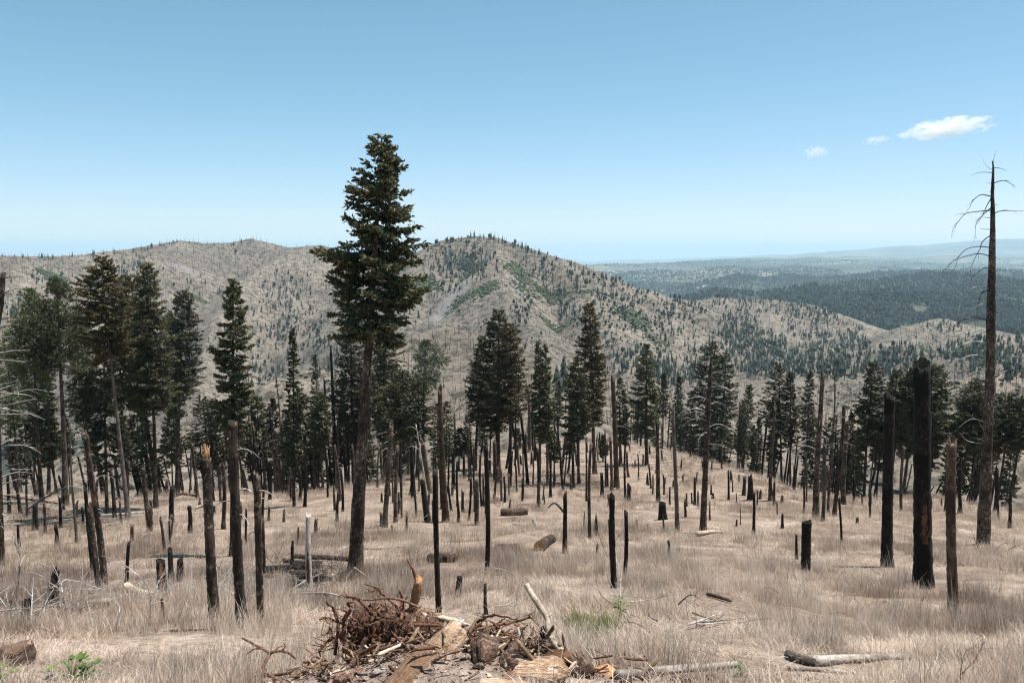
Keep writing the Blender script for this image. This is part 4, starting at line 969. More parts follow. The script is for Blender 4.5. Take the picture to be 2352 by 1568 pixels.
LT = [
 (815,1328,877,316,122,742,dict(mat='fir',low=.30,asym=.2,whorl=30,dens=1.45,wpx=39,droop=.26,sharp=.80,size=.15,label='giant fir towering over the slope, left of centre',name='fir_tree')),
 (150,1160,130,646,78,850,dict(style='pine',mat='pine',wpx=17,dens=1.25,label='broad round-crowned green pine near the left edge')),
 (295,1192,232,592,66,815,dict(mat='firbrown',wpx=13,dens=1.2,low=.4,sharp=.55,trunkmat='greybark',label='brownish tree with tall pale leaning trunk in the left cluster')),
 (345,1122,300,632,60,905,dict(mat='firbrown',wpx=14,dens=1.2,sharp=.5,label='olive-brown fir just right of the pale leaning trunk')),
 (358,1167,337,606,70,935,dict(mat='fir',wpx=13,sharp=.65,dens=1.5,label='tall pointed silvery fir in the middle of the left cluster')),
 (407,1134,421,668,52,890,dict(mat='firgrey',wpx=13,dens=1.2,sharp=.5,label='pale grey-green tree right of the pointed silvery fir')),
 (535,1277,536,642,52,985,dict(mat='fir',wpx=17,sharp=.55,droop=.35,trunkmat='char',label='narrow dark fir standing alone behind the tallest flat-topped snag')),
 (97,1152,72,668,62,905,dict(style='pine',mat='pine',wpx=12)), (112,1142,106,800,30,1070,dict(mat='firdark',wpx=11)),
 (228,1137,188,862,46,965,dict(style='pine',mat='fir',wpx=10)), (246,1185,238,750,50,1085,dict(mat='firdark',wpx=10,sparse=.5,droop=.4)),
 (470,1062,466,915,52,1030,dict(mat='firdark',wpx=10,sharp=.5,label='small black-green bushy fir left of the narrow dark fir')),
 (20,1120,15,800,55,960,dict(style='pine',mat='pine',wpx=10)), (185,1125,180,700,50,930,dict(mat='fir',wpx=11)), (270,1120,275,640,58,900,dict(mat='fir',wpx=11)), (395,1118,388,720,45,940,dict(mat='fir',wpx=10)),
 (676,1162,671,756,27,1075,dict(mat='firdark',wpx=8,sparse=.35,label='thin spire-like fir with ragged sparse crown left of the giant fir')),
 (722,1052,724,815,22,1000,dict(mat='firgrey',wpx=6)), (806,1102,806,738,62,980,dict(mat='fir',wpx=12,sharp=.4)), (880,1092,884,740,66,970,dict(mat='firbrown',wpx=12,sharp=.45)),
 (970,1088,977,786,54,892,dict(style='pine',mat='pine',wpx=12,label='round-topped bright green pine right of the giant fir')), (958,1100,962,870,42,1010,dict(mat='firdark',wpx=10,sharp=.4)),
 (920,1098,925,850,40,1000,dict(mat='firdark',wpx=9,sharp=.4)),
 (1143,1092,1146,712,62,985,dict(mat='firdark',wpx=16,sharp=.55,label='tallest dark fir of the central clump')), (1090,1080,1108,772,48,965,dict(mat='fir',wpx=10,sharp=.55)), (1171,1094,1172,745,52,960,dict(mat='firbrown',wpx=11,sharp=.45)),
 (1258,1118,1252,792,33,1010,dict(mat='fir',wpx=8,sparse=.2)), (1239,1115,1236,785,30,1000,dict(mat='fir',wpx=8,sparse=.2)), (1330,1110,1322,822,42,1010,dict(mat='fir',wpx=9)),
 (1366,1088,1355,697,52,975,dict(mat='firbrown',wpx=12,sharp=.62,label='tall pointed fir right of the central clump, against the rounded hill')), (1426,1068,1424,868,27,1020,dict(mat='firdark',wpx=9,sparse=.3)),
 (1485,1068,1485,790,45,1000,dict(mat='fir',wpx=10,label='even cone-shaped fir right of the tall red-brown dead tree')), (1526,987,1525,858,22,920,dict(mat='fir',wpx=6)), (1556,996,1560,865,24,970,dict(mat='firdark',wpx=6)),
 (1592,1016,1590,898,24,1005,dict(mat='firdark',wpx=6)), (1617,1038,1636,785,48,1022,dict(mat='firdark',wpx=11,sharp=.6,label='dense dark fir behind the leaning dead trunk')), (1660,1040,1668,810,46,1025,dict(mat='firdark',wpx=11,sharp=.6)),
 (1716,1020,1722,885,30,990,dict(mat='fir',wpx=7)), (1810,1034,1788,838,46,945,dict(mat='fir',wpx=8,sharp=.5)), (1830,1040,1816,856,28,960,dict(mat='firdark',wpx=7)), (1860,1042,1862,856,29,960,dict(mat='fir',wpx=7)),
 (2003,1104,2005,833,48,985,dict(mat='firdark',wpx=9,sharp=.55,dens=1.3)), (2059,1112,2060,850,44,1000,dict(mat='firdark',wpx=9,sharp=.55,dens=1.3)), (2092,1127,2108,830,52,1015,dict(mat='firdark',wpx=10,sharp=.5,dens=1.3)), (2140,1124,2142,838,56,1010,dict(mat='firdark',wpx=10,sharp=.5,dens=1.3)),
 (2222,1152,2240,872,48,1010,dict(mat='fir',wpx=9,sharp=.6,dens=1.3)), (2250,1140,2262,900,40,1020,dict(mat='firdark',wpx=8,sharp=.6,dens=1.3)), (2314,1139,2325,905,44,1010,dict(mat='fir',wpx=9,sharp=.6,dens=1.3)), (2342,1145,2356,910,48,1000,dict(mat='firdark',wpx=10,sharp=.5)),
 (1957,1064,1957,948,25,1040,dict(mat='firdark',wpx=7)), (1981,1087,1975,985,23,1065,dict(mat='fir',wpx=6)),
 (1273,1107,1273,1000,19,1055,dict(mat='firdark',wpx=6,sharp=.4,label='little bushy fir sapling below the central clump')), (1188,1034,1188,985,14,1028,dict(mat='firdark',wpx=4,sharp=.4)), (1054,1080,1054,985,24,1045,dict(mat='firdark',wpx=5,sharp=.3)),
 (845,1112,840,1020,30,1105,dict(mat='fir',wpx=5,sharp=.4)), (905,1090,905,1005,28,1085,dict(mat='pine',wpx=5,sharp=.4)), (1385,1060,1385,1000,16,1045,dict(mat='firdark',wpx=4)), (1310,1050,1310,985,18,1040,dict(mat='firdark',wpx=4)),
 (1745,1010,1745,960,18,1005,dict(mat='firdark',wpx=4)), (330,1085,330,960,40,1070,dict(mat='pine',wpx=7,sharp=.5)),
]
for rec in LT: live_tree(*rec[:6], **rec[6])

# ------------------------------------------------------------------ the wood beyond the edge of the slope: copies of a few firs
def proto_tree(seed, H, cb, Rm, style, mat, dens, size, sharp=.6, sparse=.0):
    (V, F), bo = fir_crown(H, cb, Rm, seed, dens=dens, size=size, style=style, top_sharp=sharp, sparse=sparse, droop=.25, ncard=3800)
    (TV, TF), _, _ = trunk_shape(H, H*.011, .02, seed, 7, 10, .05, 0, .008, .3)
    return make_mesh('trunk', TV, TF, M['bark']), make_mesh('crown', V, F, M[mat], smooth=False)
PROT = [proto_tree(501, 12, .34, 1.35, 'fir', 'firdark', .9, .30), proto_tree(502, 12, .42, 1.3, 'fir', 'firdark', .9, .30), proto_tree(503, 12, .28, 1.5, 'fir', 'firdark', .85, .32, .5),
        proto_tree(504, 12, .48, 1.4, 'fir', 'fir', .9, .30, .45), proto_tree(505, 12, .25, 1.3, 'fir', 'firgrey', .85, .30, .6, .2), proto_tree(506, 12, .5, 1.6, 'fir', 'fir', .9, .32), proto_tree(507, 12, .22, 1.5, 'fir', 'fir', .85, .32, .55)]
rsb = np.random.RandomState(77)
BG = []
for (xa, xb, n, ya, yb) in [(-10,120,4,860,980),(120,330,4,890,1000),(330,520,3,900,990),(540,790,11,845,990),(790,960,8,880,990),(985,1110,4,900,980),(1200,1330,4,860,960),(1420,1620,5,880,960),(1690,1790,4,900,980),(1860,2000,4,900,1000),(2020,2200,3,900,1000),(2200,2360,5,900,1000)]:
    for q in range(n):
        BG.append((xa+(xb-xa)*(q+rsb.rand())/n, rsb.uniform(ya, yb)))
for (x, yt) in BG:
    az = math.atan((x-1176)/FPX); azd = math.degrees(az)
    e = 96 + 128*math.exp(-((azd-6.0)/9.5)**2) - 10*max(0, min(1.5, azd/30))
    Y = e*rsb.uniform(0.95, 1.12)+rsb.uniform(-4, 10); X = Y*math.tan(az); Z = float(ground_z(X, Y)[0])
    T_ = at_depth(x, yt, Y); H = min(17.0, max(6.0, T_[2]-Z))
    pm = PROT[rsb.randint(len(PROT))]
    root = bpy.data.objects.new('fir_tree', None); COL.objects.link(root); root.location = (X, Y, Z-0.1)
    s = H/12.0; root.scale = (s*rsb.uniform(.75, 1.1),)*2+(s,); root.rotation_euler = (rsb.normal(0, .03), rsb.normal(0, .03), rsb.uniform(0, 6.28))
    link('trunk', pm[0], parent=root); link('crown', pm[1], parent=root)
    root['category'] = 'tree'; root['group'] = 'firs of the wood beyond the edge of the slope'
    pxx, pyy = project((X, Y, Z))
    THINGS.append([root, 'backfir', pm[1].materials[0].name, float(pxx), 0, 0, 0, 0, None])

# ------------------------------------------------------------------ trees, shrubs and dead timber on the hills
def far_cone(seed, H, R, tiers, sides, mat):
    rs = np.random.RandomState(seed); parts = []
    for t in range(tiers):
        z = H*(0.10+0.80*t/tiers); r = R*(1-0.85*t/tiers); a = np.linspace(0, 6.28, sides, endpoint=False)+rs.rand()
        rj = r*rs.uniform(0.6, 1.2, sides)
        ring = np.stack([np.cos(a)*rj, np.sin(a)*rj, z+rs.uniform(-.05, .05, sides)*H], 1)
        apex = np.array([[rs.normal(0, .06*R), rs.normal(0, .06*R), min(H, z+H*(1.15/tiers+.12))]])
        i = np.arange(sides); parts.append((np.vstack([ring, apex]), [np.stack([i, (i+1) % sides, np.full(sides, sides)], 1)]))
    parts.append(tube([(0, 0, -1), (0, 0, H*.3)], [H*.016, H*.012], 3, False))
    V, F = join(parts); return make_mesh('pine', V, F, M[mat], smooth=False)
def far_round(seed, H, R, mat, zc=.62, zr=.42):
    rs = np.random.RandomState(seed); n = 26
    i = np.arange(n); ph = np.arccos(1-2*(i+.5)/n); th = i*2.39996
    D = np.stack([np.cos(th)*np.sin(ph), np.sin(th)*np.sin(ph), np.cos(ph)], 1)
    import bmesh
    V = D*rs.uniform(.62, 1.15, (n, 1))*np.array([R, R, H*zr]) + np.array([0, 0, H*zc])
    bm = bmesh.new()
    for v in V: bm.verts.new(v)
    bmesh.ops.convex_hull(bm, input=bm.verts)
    bm.verts.ensure_lookup_table(); 
    tmp = bpy.data.meshes.new('tmp'); bm.to_mesh(tmp); bm.free()
    VV = np.array([v.co[:] for v in tmp.vertices]); FF = np.array([p.vertices[:] for p in tmp.polygons]); bpy.data.meshes.remove(tmp)
    # dent the hull so its outline is uneven
    FF = FF[:, :3]; c = VV[FF].mean(1); nrm = norm(c-np.array([0, 0, H*zc])); cc = c - nrm*R*rs.uniform(-.12, .22, (len(c), 1))
    k_ = len(VV)+np.arange(len(FF)); F2 = np.concatenate([np.stack([FF[:, 0], FF[:, 1], k_], 1), np.stack([FF[:, 1], FF[:, 2], k_], 1), np.stack([FF[:, 2], FF[:, 0], k_], 1)])
    parts = [(np.vstack([VV, cc]), [F2]), tube([(0, 0, -1), (0, 0, H*.4)], [H*.02, H*.015], 3, False)]
    V, F = join(parts); return make_mesh('pine', V, F, M[mat], smooth=False)
FT = [far_cone(1, 12, 2.3, 4, 7, 'fartree'), far_cone(2, 12, 1.9, 5, 7, 'fartree'), far_cone(3, 12, 2.7, 3, 7, 'fartree'), far_round(4, 11, 2.9, 'fartree'), far_round(5, 10, 3.3, 'fartree', .55, .45), far_cone(6, 12, 1.6, 4, 6, 'fartree')]
PATCH = [(1060,592,45,32,80,0),(1030,640,45,38,90,0),(1105,612,38,34,80,0),(1010,600,32,28,45,0),(1220,622,35,28,50,0),(1262,645,18,48,45,0),(1290,692,15,38,50,0),(1312,730,30,28,45,0),(1420,682,50,38,95,1),(1370,662,50,36,55,0),
 (1480,722,60,38,95,1),(1540,735,40,38,60,1),(1400,742,60,38,75,1),(1450,782,60,30,55,1),(1300,622,60,28,40,0),(1200,690,20,38,28,1),(1190,732,28,26,24,1),(1560,775,60,48,60,0),(1480,832,60,30,90,0),(1400,832,50,30,50,0),
 (1700,762,50,38,130,0),(1760,822,80,38,220,0),(1660,792,40,38,80,0),(1600,852,80,30,110,0),(1850,802,60,34,100,0),(1900,805,45,20,100,0),(1740,790,60,30,240,0),(1820,840,120,30,380,0),(1700,740,40,24,110,0),(1960,790,40,16,120,0),(1880,720,60,14,120,0),(1550,860,80,24,120,0),(1960,850,90,20,90,0),(2060,820,60,20,70,0),(1640,830,60,40,90,0),(1760,702,70,18,130,0),(1850,732,60,34,150,0),(1690,722,50,28,60,0),(1920,762,60,20,100,0),
 (2160,745,60,18,70,0),(2120,802,60,25,60,0),(2230,812,60,38,100,0),(2300,802,50,38,90,0),(2000,832,70,25,80,0),(2080,852,60,20,60,0),(2330,852,30,20,20,0),
 (650,662,45,38,75,0),(640,722,58,48,95,0),(690,742,50,58,95,0),(620,802,58,48,65,0),(700,652,58,28,30,0),(740,822,40,38,35,0),(300,622,25,18,35,0),(320,602,14,14,16,0),(110,642,40,14,26,0),(30,702,40,28,50,0),(450,662,25,28,16,0),
 (500,692,20,28,16,0),(520,802,40,28,40,0),(600,862,60,20,60,0),(450,792,30,38,30,0),(390,600,330,50,26,0),(1250,680,200,120,60,1),(150,700,150,80,36,0),(400,750,120,90,40,0),(960,700,60,50,16,0),(1600,700,60,20,60,0),(850,700,90,90,50,0),(1250,870,120,40,16,0)]
rsp = np.random.RandomState(5)
PX, PYY, KD = [], [], []
for (cx, cyy, rx, ry, n, kd) in PATCH:
    a = rsp.uniform(0, 6.28, n); q = np.sqrt(rsp.rand(n))
    PX.append(cx+rx*q*np.cos(a)*1.1); PYY.append(cyy+ry*q*np.sin(a)*1.1); KD.append(np.full(n, kd))
# along the skylines
cr = lambda pts, n: (lambda x: (x, np.interp(x, [p[0] for p in pts], [p[1] for p in pts])))(rsp.uniform(pts[0][0], pts[-1][0], n))
for ri, n, lo, hi in ((5, 75, 976, 1240), (5, 60, 1240, 1620), (0, 46, 195, 415), (0, 12, 0, 195), (0, 9, 415, 735), (10, 60, 1640, 1960)):
    pts = [p for p in RIDGES[ri][3]]
    x = rsp.uniform(lo, hi, n); 
    if ri == 0 and lo == 195: x = rsp.choice([215, 240, 262, 318, 335, 350, 375, 398, 410], n)+rsp.normal(0, 5, n)
    y = np.interp(x, [p[0] for p in pts], [p[1] for p in pts]) + rsp.uniform(2, 9, n)
    PX.append(x); PYY.append(y); KD.append(np.full(n, 0))
PX = np.concatenate(PX); PYY = np.concatenate(PYY); KD = np.concatenate(KD)
HP, HO = ray_hit(PX, PYY)
good = ~np.isnan(HP[:, 0]) & (np.hypot(HP[:, 0], HP[:, 1]) > 330)
HP, HO, KD = HP[good], HO[good], KD[good]
hh = (3.6+9.5*rsp.rand(len(HP))**1.7)*np.where(KD == 1, .72, 1.0)
app = hh/np.hypot(HP[:, 0], HP[:, 1])
pid = np.where((KD == 1) & (rsp.rand(len(HP)) < .75), rsp.choice([3, 4], len(HP)), rsp.choice([0, 1, 2, 5, 3, 0, 1], len(HP)))
order = np.argsort(-app)
HL = {'burnt_ridge': ('small dark pine on the bare ridge at left', 'pines on the long bare ridge'), 'rounded_hill': ('small dark pine on the rounded hill behind the clearing', 'pines on the rounded hill'),
      'tan_hill': ('small dark pine on the low tan hill', 'pines on the low tan hill'), 'bare_knob': ('small dark pine on the bare knobs at right', 'pines on the bare knobs'), 'burnt_knoll': ('small dark pine on the burnt knoll', 'pines on the burnt knoll'),
      'snag_slope': ('small dark pine on the grey snag slope at right', 'pines on the snag slope'), 'valley': ('small dark pine in the valley below the hills', 'pines in the valley'), 'forested_hill': ('small dark pine on the forested hills', 'pines on forested hills')}
nobj = 285
for i in order[:nobj]:
    nm = ONAMES[HO[i]] if HO[i] >= 0 else 'valley'
    lb, gp = HL.get(nm, HL['valley']); s = hh[i]/12.0
    link('hillside_pine', FT[pid[i]], loc=HP[i], rot=(0, 0, rsp.uniform(0, 6.28)), scale=(s*rsp.uniform(.8, 1.2),)*2+(s,), label=lb, cat='tree', group=gp)
rest = order[nobj:]; s = hh[rest]/12.0; w = s*rsp.uniform(.8, 1.25, len(rest))
coll_ft = proto_collection('hill_pine', FT)
scatter('hillside_wood', HP[rest], np.stack([np.zeros(len(rest)), np.zeros(len(rest)), rsp.uniform(0, 6.28, len(rest))], 1), np.stack([w, w, s], 1), pid[rest], coll_ft, 'scattered small pines dotting the tan hillsides')

# the unbroken forest of the right distance
n = 20000
x = rsp.uniform(1400, 2380, n); y = rsp.uniform(622, 800, n)**1.0
y = 622 + (800-622)*rsp.rand(n)**1.25
P, O = ray_hit(x, y); r = np.hypot(P[:, 0], P[:, 1])
onm = np.array(['?']+['g']+ONAMES, dtype=object)[np.where(O < -1, 0, O+2)]
ok = ~np.isnan(P[:, 0]) & np.isin(onm.astype(str), ['forested_hill', 'valley']) & (r > 900) & (r < 8000)
P = P[ok]; n = len(P); s = rsp.uniform(.8, 1.5, n); w = s*rsp.uniform(.9, 1.5, n)
FF_ = [far_cone(11, 12, 2.6, 2, 5, 'forest'), far_cone(12, 12, 2.9, 2, 5, 'forest'), far_round(13, 11, 3.2, 'forest')]
# clearings of bare ground
x2 = rsp.uniform(-30, 1000, 2600); y2 = rsp.uniform(780, 1060, 2600); P2, O2 = ray_hit(x2, y2); ok2 = ~np.isnan(P2[:, 0]) & (np.hypot(P2[:, 0], P2[:, 1]) > 300) & (O2 == 0)
P = np.vstack([P, P2[ok2]]); n = len(P); s = rsp.uniform(.8, 1.5, n); w = s*rsp.uniform(.9, 1.5, n)
gap = fbm(P[:, 0], P[:, 1], 130, 3, 91) > 0.36
P, s, w = P[~gap], s[~gap], w[~gap]; n = len(P)
scatter('forest', P, np.stack([np.zeros(n), np.zeros(n), rsp.uniform(0, 6.28, n)], 1), np.stack([w, w, s], 1), rsp.randint(0, 3, n), proto_collection('forest_tree', FF_), 'dense dark forest covering the hills of the right distance')
# dark woods of the far plain
n = 5000; x = rsp.uniform(1300, 2380, n); y = rsp.uniform(597, 645, n); P, O = ray_hit(x, y); r = np.hypot(P[:, 0], P[:, 1])
ok = ~np.isnan(P[:, 0]) & (r > 5000) & (r < 16000); P = P[ok]; ok = fbm(P[:, 0]*.5, P[:, 1]*1.4, 900, 3, 93) > -.02; P = P[ok]; n = len(P); s = rsp.uniform(.8, 1.4, n)
scatter('distant_forest', P, np.stack([np.zeros(n), np.zeros(n), rsp.uniform(0, 6.28, n)], 1), np.stack([s*2.6, s*2.6, s], 1), rsp.randint(0, 3, n), bpy.data.collections['forest_tree'], 'far woods around the town in the valley')

# oak scrub in the green gullies
w_ = (gm*(gm > .3)*np.gradient(RR)[:, None]*gr).ravel(); w_[~np.isfinite(w_)] = 0; w_[w_ < 0] = 0
w_ = w_*(gr.ravel() > 600)*(np.abs(ga.ravel()) < math.radians(46)); w_ /= w_.sum()
NSH = 4200
ii = rsp.choice(len(w_), NSH, p=w_); P = VALL[ii] + rsp.normal(0, 6, (NSH, 3))*np.array([1, 1, 0]); P[:, 2] = ground_z(P[:, 0], P[:, 1])-0.2
SB = [far_round(21, 3.0, 2.6, 'shrub', .45, .5), far_round(22, 2.6, 3.2, 'shrub', .42, .5)]
s = .28+.75*rsp.rand(NSH)**1.6
scatter('scrub', P, np.stack([np.zeros(NSH), np.zeros(NSH), rsp.uniform(0, 6.28, NSH)], 1), np.stack([s, s, s], 1), rsp.randint(0, 2, NSH), proto_collection('oak_scrub', SB), 'bright green scrub filling the gullies of the rounded hill')
# low brush sprinkled on the tan slopes
n = 5000; x = rsp.uniform(-20, 2380, n); y = 545 + 400*rsp.rand(n)**1.1; P, O = ray_hit(x, y); r = np.hypot(P[:, 0], P[:, 1])
ok = ~np.isnan(P[:, 0]) & (r > 330) & (r < 2300) & (O >= 0)
ok[ok] &= fbm(P[ok, 0], P[ok, 1], 150, 3, 61) > -.12; P = P[ok]; n = len(P); s = rsp.uniform(.2, .6, n)
scatter('brush', P, np.stack([np.zeros(n), np.zeros(n), rsp.uniform(0, 6.28, n)], 1), np.stack([s, s, s*.8], 1), rsp.randint(0, 2, n), proto_collection('low_brush', [far_round(23, 3.0, 2.6, 'fartree', .45, .5), far_round(24, 2.6, 3.0, 'shrub', .42, .5)]), 'low dark brush speckling the burnt hillsides')

# fire-killed timber still standing all over the hills
def far_snag(seed, H, r, mat='hillsnag', lean=.3):
    rs = np.random.RandomState(seed)
    V, F = tube([(0, 0, -.8), (rs.normal(0, lean), rs.normal(0, lean), H*.5), (rs.normal(0, lean), rs.normal(0, lean), H)], [r, r*.8, r*.4], 3, False)
    return make_mesh('snag', V, F, M[mat], smooth=False)
n = 17000; x = rsp.uniform(-20, 2380, n); y = 543 + 440*rsp.rand(n)**1.25; P, O = ray_hit(x, y); r = np.hypot(P[:, 0], P[:, 1])
onm = np.array(['?']+['g']+ONAMES, dtype=object)[np.where(O < -1, 0, O+2)].astype(str)
dens_ = np.where(onm == 'burnt_ridge', 1.0, np.where(np.isin(onm, ['rounded_hill']), .75, np.where(np.isin(onm, ['burnt_knoll', 'snag_slope']), .9, .7)))
ok = ~np.isnan(P[:, 0]) & (r > 240) & (r < 2300) & (O >= 0) & (rsp.rand(n) < dens_)
ok[ok] &= rsp.rand(ok.sum()) < np.clip(.6+2.2*fbm(P[ok, 0], P[ok, 1], 190, 3, 62), .22, 1)
P = P[ok]; r = r[ok]; n = len(P); s = rsp.uniform(.5, 1.15, n); wv = np.clip(r/1500, .35, 1.4)
scatter('dead_timber', P, np.stack([rsp.normal(0, .06, n), rsp.normal(0, .06, n), rsp.uniform(0, 6.28, n)], 1), np.stack([wv, wv, s], 1), rsp.randint(0, 3, n), proto_collection('dead_pole', [far_snag(1, 11, .26), far_snag(2, 9, .22), far_snag(3, 12, .3)]), 'countless grey fire-killed trunks standing on the burnt hillsides')
# pale fallen trunks on the burnt slopes
n = 2600; x = rsp.uniform(-20, 2380, n); y = 600 + 380*rsp.rand(n); P, O = ray_hit(x, y); r = np.hypot(P[:, 0], P[:, 1])
ok = ~np.isnan(P[:, 0]) & (r > 240) & (r < 1700) & (O >= 0); P = P[ok]; r = r[ok]; n = len(P); P[:, 2] += .25; s = rsp.uniform(.4, 1.0, n); wv = np.clip(r/1100, .35, 1.2)
k = NT('fallen_grey'); M['fallen'] = k.surf(k.ramp(k.rnd(), [(0, (.10, .085, .075)), (1, (.50, .45, .40))]), .9)
scatter('fallen_timber', P, np.stack([np.full(n, 1.5708)+rsp.normal(0, .12, n), np.zeros(n), rsp.uniform(0, 6.28, n)], 1), np.stack([wv, wv, s], 1), rsp.randint(0, 2, n), proto_collection('fallen_pole', [far_snag(5, 9, .24, 'fallen'), far_snag(6, 7, .28, 'fallen')]), 'pale fallen trunks strewn over the burnt slopes')
# the snags that stand out on the knoll
V, F = tube([(0, 0, -.5), (.05, 0, 3), (.1, .05, 6.5), (.02, .1, 10)], [.19, .16, .13, .07], 5, True, .08, 3); KS = [make_mesh('trunk', V, F, M['char'])]
V, F = tube([(0, 0, -.5), (-.05, .02, 2.5), (-.1, .05, 5)], [.2, .17, .13], 5, True, .08, 4, .4); KS.append(make_mesh('trunk', V, F, M['bark']))
x = np.concatenate([rsp.uniform(925, 1130, 34), rsp.uniform(1010, 1520, 46)]); y = np.concatenate([np.interp(x[:34], [925, 970, 1020, 1070, 1130], [797, 770, 756, 763, 783])+rsp.uniform(1, 60, 34), rsp.uniform(880, 985, 46)])
P, O = ray_hit(x, y)
for p in P:
    if np.isnan(p[0]) or math.hypot(p[0], p[1]) < 200 or math.hypot(p[0], p[1]) > 600: continue
    s = rsp.uniform(.5, 1.1)
    link('burnt_snag', KS[rsp.randint(2)], loc=p, rot=(rsp.normal(0, .04), rsp.normal(0, .04), rsp.uniform(0, 6.28)), scale=(1, 1, s), label='thin burnt snag on the small knoll behind the middle trees', cat='dead tree', group='snags on the burnt knoll')

# the town far down in the valley
def house_mesh(seed, L, Wd, Hh):
    rs = np.random.RandomState(seed)
    V = np.array([(-L,-Wd,-1),(L,-Wd,-1),(L,Wd,-1),(-L,Wd,-1),(-L,-Wd,Hh),(L,-Wd,Hh),(L,Wd,Hh),(-L,Wd,Hh)])/1.0
    wall = make_mesh('wall', V, np.array([[0,1,5,4],[1,2,6,5],[2,3,7,6],[3,0,4,7]]), M['white'], smooth=False)
    e = 1.06; rh = Hh+Wd*.45
    V2 = np.array([(-L*e,-Wd*e,Hh),(L*e,-Wd*e,Hh),(L*e,Wd*e,Hh),(-L*e,Wd*e,Hh),(-L*e,0,rh),(L*e,0,rh)])
    roof = make_mesh('roof', V2, [np.array([[0,1,5,4],[2,3,4,5]]), np.array([[1,2,5],[3,0,4]])], M['roof'], smooth=False)
    return wall, roof
HM = [house_mesh(1, 6, 4, 3), house_mesh(2, 9, 5, 3.5), house_mesh(3, 18, 8, 5)]
HX, HY_ = [], []
for (xa, xb, ya, yb, n) in [(1390,1560,618,636,18),(1430,1520,636,652,8),(1560,1620,655,668,6),(1770,1870,618,628,4),(1960,2190,614,628,12),(2190,2352,616,630,3),(1640,1760,632,655,3)]:
    HX.append(rsp.uniform(xa, xb, n)); HY_.append(rsp.uniform(ya, yb, n))
P, O = ray_hit(np.concatenate(HX), np.concatenate(HY_))
for p in P:
    if np.isnan(p[0]): continue
    r = math.hypot(p[0], p[1])
    if r < 2500 or r > 16000: continue
    m = HM[rsp.choice([0, 1, 1, 2])]; s = min(1.3, max(.6, r/9000.0))
    root = bpy.data.objects.new('house', None); COL.objects.link(root); root.location = p + np.array([0, 0, 4.0*s]); root.scale = (s,)*3; root.rotation_euler = (0, 0, rsp.uniform(-.6, .6))
    root['label'] = 'tiny white building of the far town in the wooded valley'; root['category'] = 'house'; root['group'] = 'buildings of the far town'
    link('wall', m[0], parent=root); link('roof', m[1], parent=root)

def grid_val(G, X, Y):
    r = np.hypot(X, Y); az = np.arctan2(X, Y)
    i = np.clip(np.searchsorted(RR, r), 0, NR-1); j = np.clip(np.searchsorted(AZ, az), 0, NA-1); return G[i, j]
CLEAR = []
# ------------------------------------------------------------------ fallen logs
def log(c, pts, w0, w1, mat, label, lift=.75, ends=(None, None), Y=None, name='fallen_log', group='fallen logs on the slope', rough=.06, sides=12, seed=None, cat='log', ybase=None, dz=0.0, jag=0.0):
    px = [cv(c, *p) for p in pts]; s_ = CRP(c)[0]
    W3 = []
    for j, (x, y) in enumerate(px):
        if Y is None: p = ray_hit(x, y)[0][0]; p = p + np.array([0, 0, dz])
        else: p = at_depth(x, y, Y[j] if hasattr(Y, '__len__') else Y)
        W3.append(p)
    W3 = np.array(W3); dep = depth_of(W3.mean(0)); r0, r1 = w0*s_*.5*dep/FPX, w1*s_*.5*dep/FPX
    if Y is None: W3[:, 2] += np.linspace(r0, r1, len(W3))*lift
    P = smooth_line(W3, 26); Rr = np.linspace(r0, r1, 26)
    if Y is None: CLEAR.append((W3[0], W3[-1], max(r0, r1)))
    sd_ = seed or int(abs(px[0][0]*7+px[0][1]*3)) % 9999
    V, F = tube(P, Rr, sides, True, rough, sd_, jag)
    O0 = W3[0]
    # lay the grain along the log: build it along local z
    ax = norm(W3[-1]-W3[0]); q = Vector((0, 0, 1)).rotation_difference(Vector(ax)); Rm = np.array(q.to_matrix())
    Vl = (V-O0) @ Rm
    if any(ends):
        root = bpy.data.objects.new(name, None); COL.objects.link(root); root.location = O0; root.rotation_mode = 'QUATERNION'; root.rotation_quaternion = q
        link('trunk', make_mesh('trunk', Vl, F, M[mat]), parent=root)
        for e, em in enumerate(ends):
            if not em: continue
            r = (r0, r1)[e]; ctr = (W3[e*-1]-O0) @ Rm; sg = -1 if e == 0 else 1
            a = np.linspace(0, 6.28, 16, endpoint=False)
            ringV = [ctr + np.array([math.cos(t)*r*.97, math.sin(t)*r*.97, sg*.012]) for t in a] + [ctr + np.array([0, 0, sg*.02])]
            i = np.arange(16); Fd = np.stack([i, (i+1) % 16, np.full(16, 16)], 1)
            link('cut_face', make_mesh('cut_face', np.array(ringV), Fd if sg > 0 else Fd[:, ::-1], M[em], smooth=False), parent=root)
    else:
        root = link(name, make_mesh(name, Vl, F, M[mat]), loc=O0); root.rotation_mode = 'QUATERNION'; root.rotation_quaternion = q
    root['label'] = label; root['category'] = cat; root['group'] = group
    return root
log('C',[(-45,1120),(60,1118),(150,1112)],62,58,'redbark','thick sawn log in mid slope, above the log pile with a splintered end',ends=('orangewood',None))
log('C',[(-75,1395),(0,1390),(75,1385)],64,60,'rotten','dark sawn log with two pale splinters standing at its end',ends=(None,'rotten'))
log('C',[(240,1392),(290,1350),(335,1325)],78,70,'redbark','short sawn log showing its round orange-brown cut end to the camera',ends=('orangewood',None))
log('C',[(95,1400),(170,1392),(230,1395)],26,22,'rotten','rotten branch lying between the two sawn logs')
log('C',[(200,1160),(212,1190),(225,1225)],26,20,'wood','small pale log piece below the thick sawn log')
log('C',[(40,1195),(80,1200),(115,1200)],22,16,'wood','grey log piece half buried below the thick sawn log')
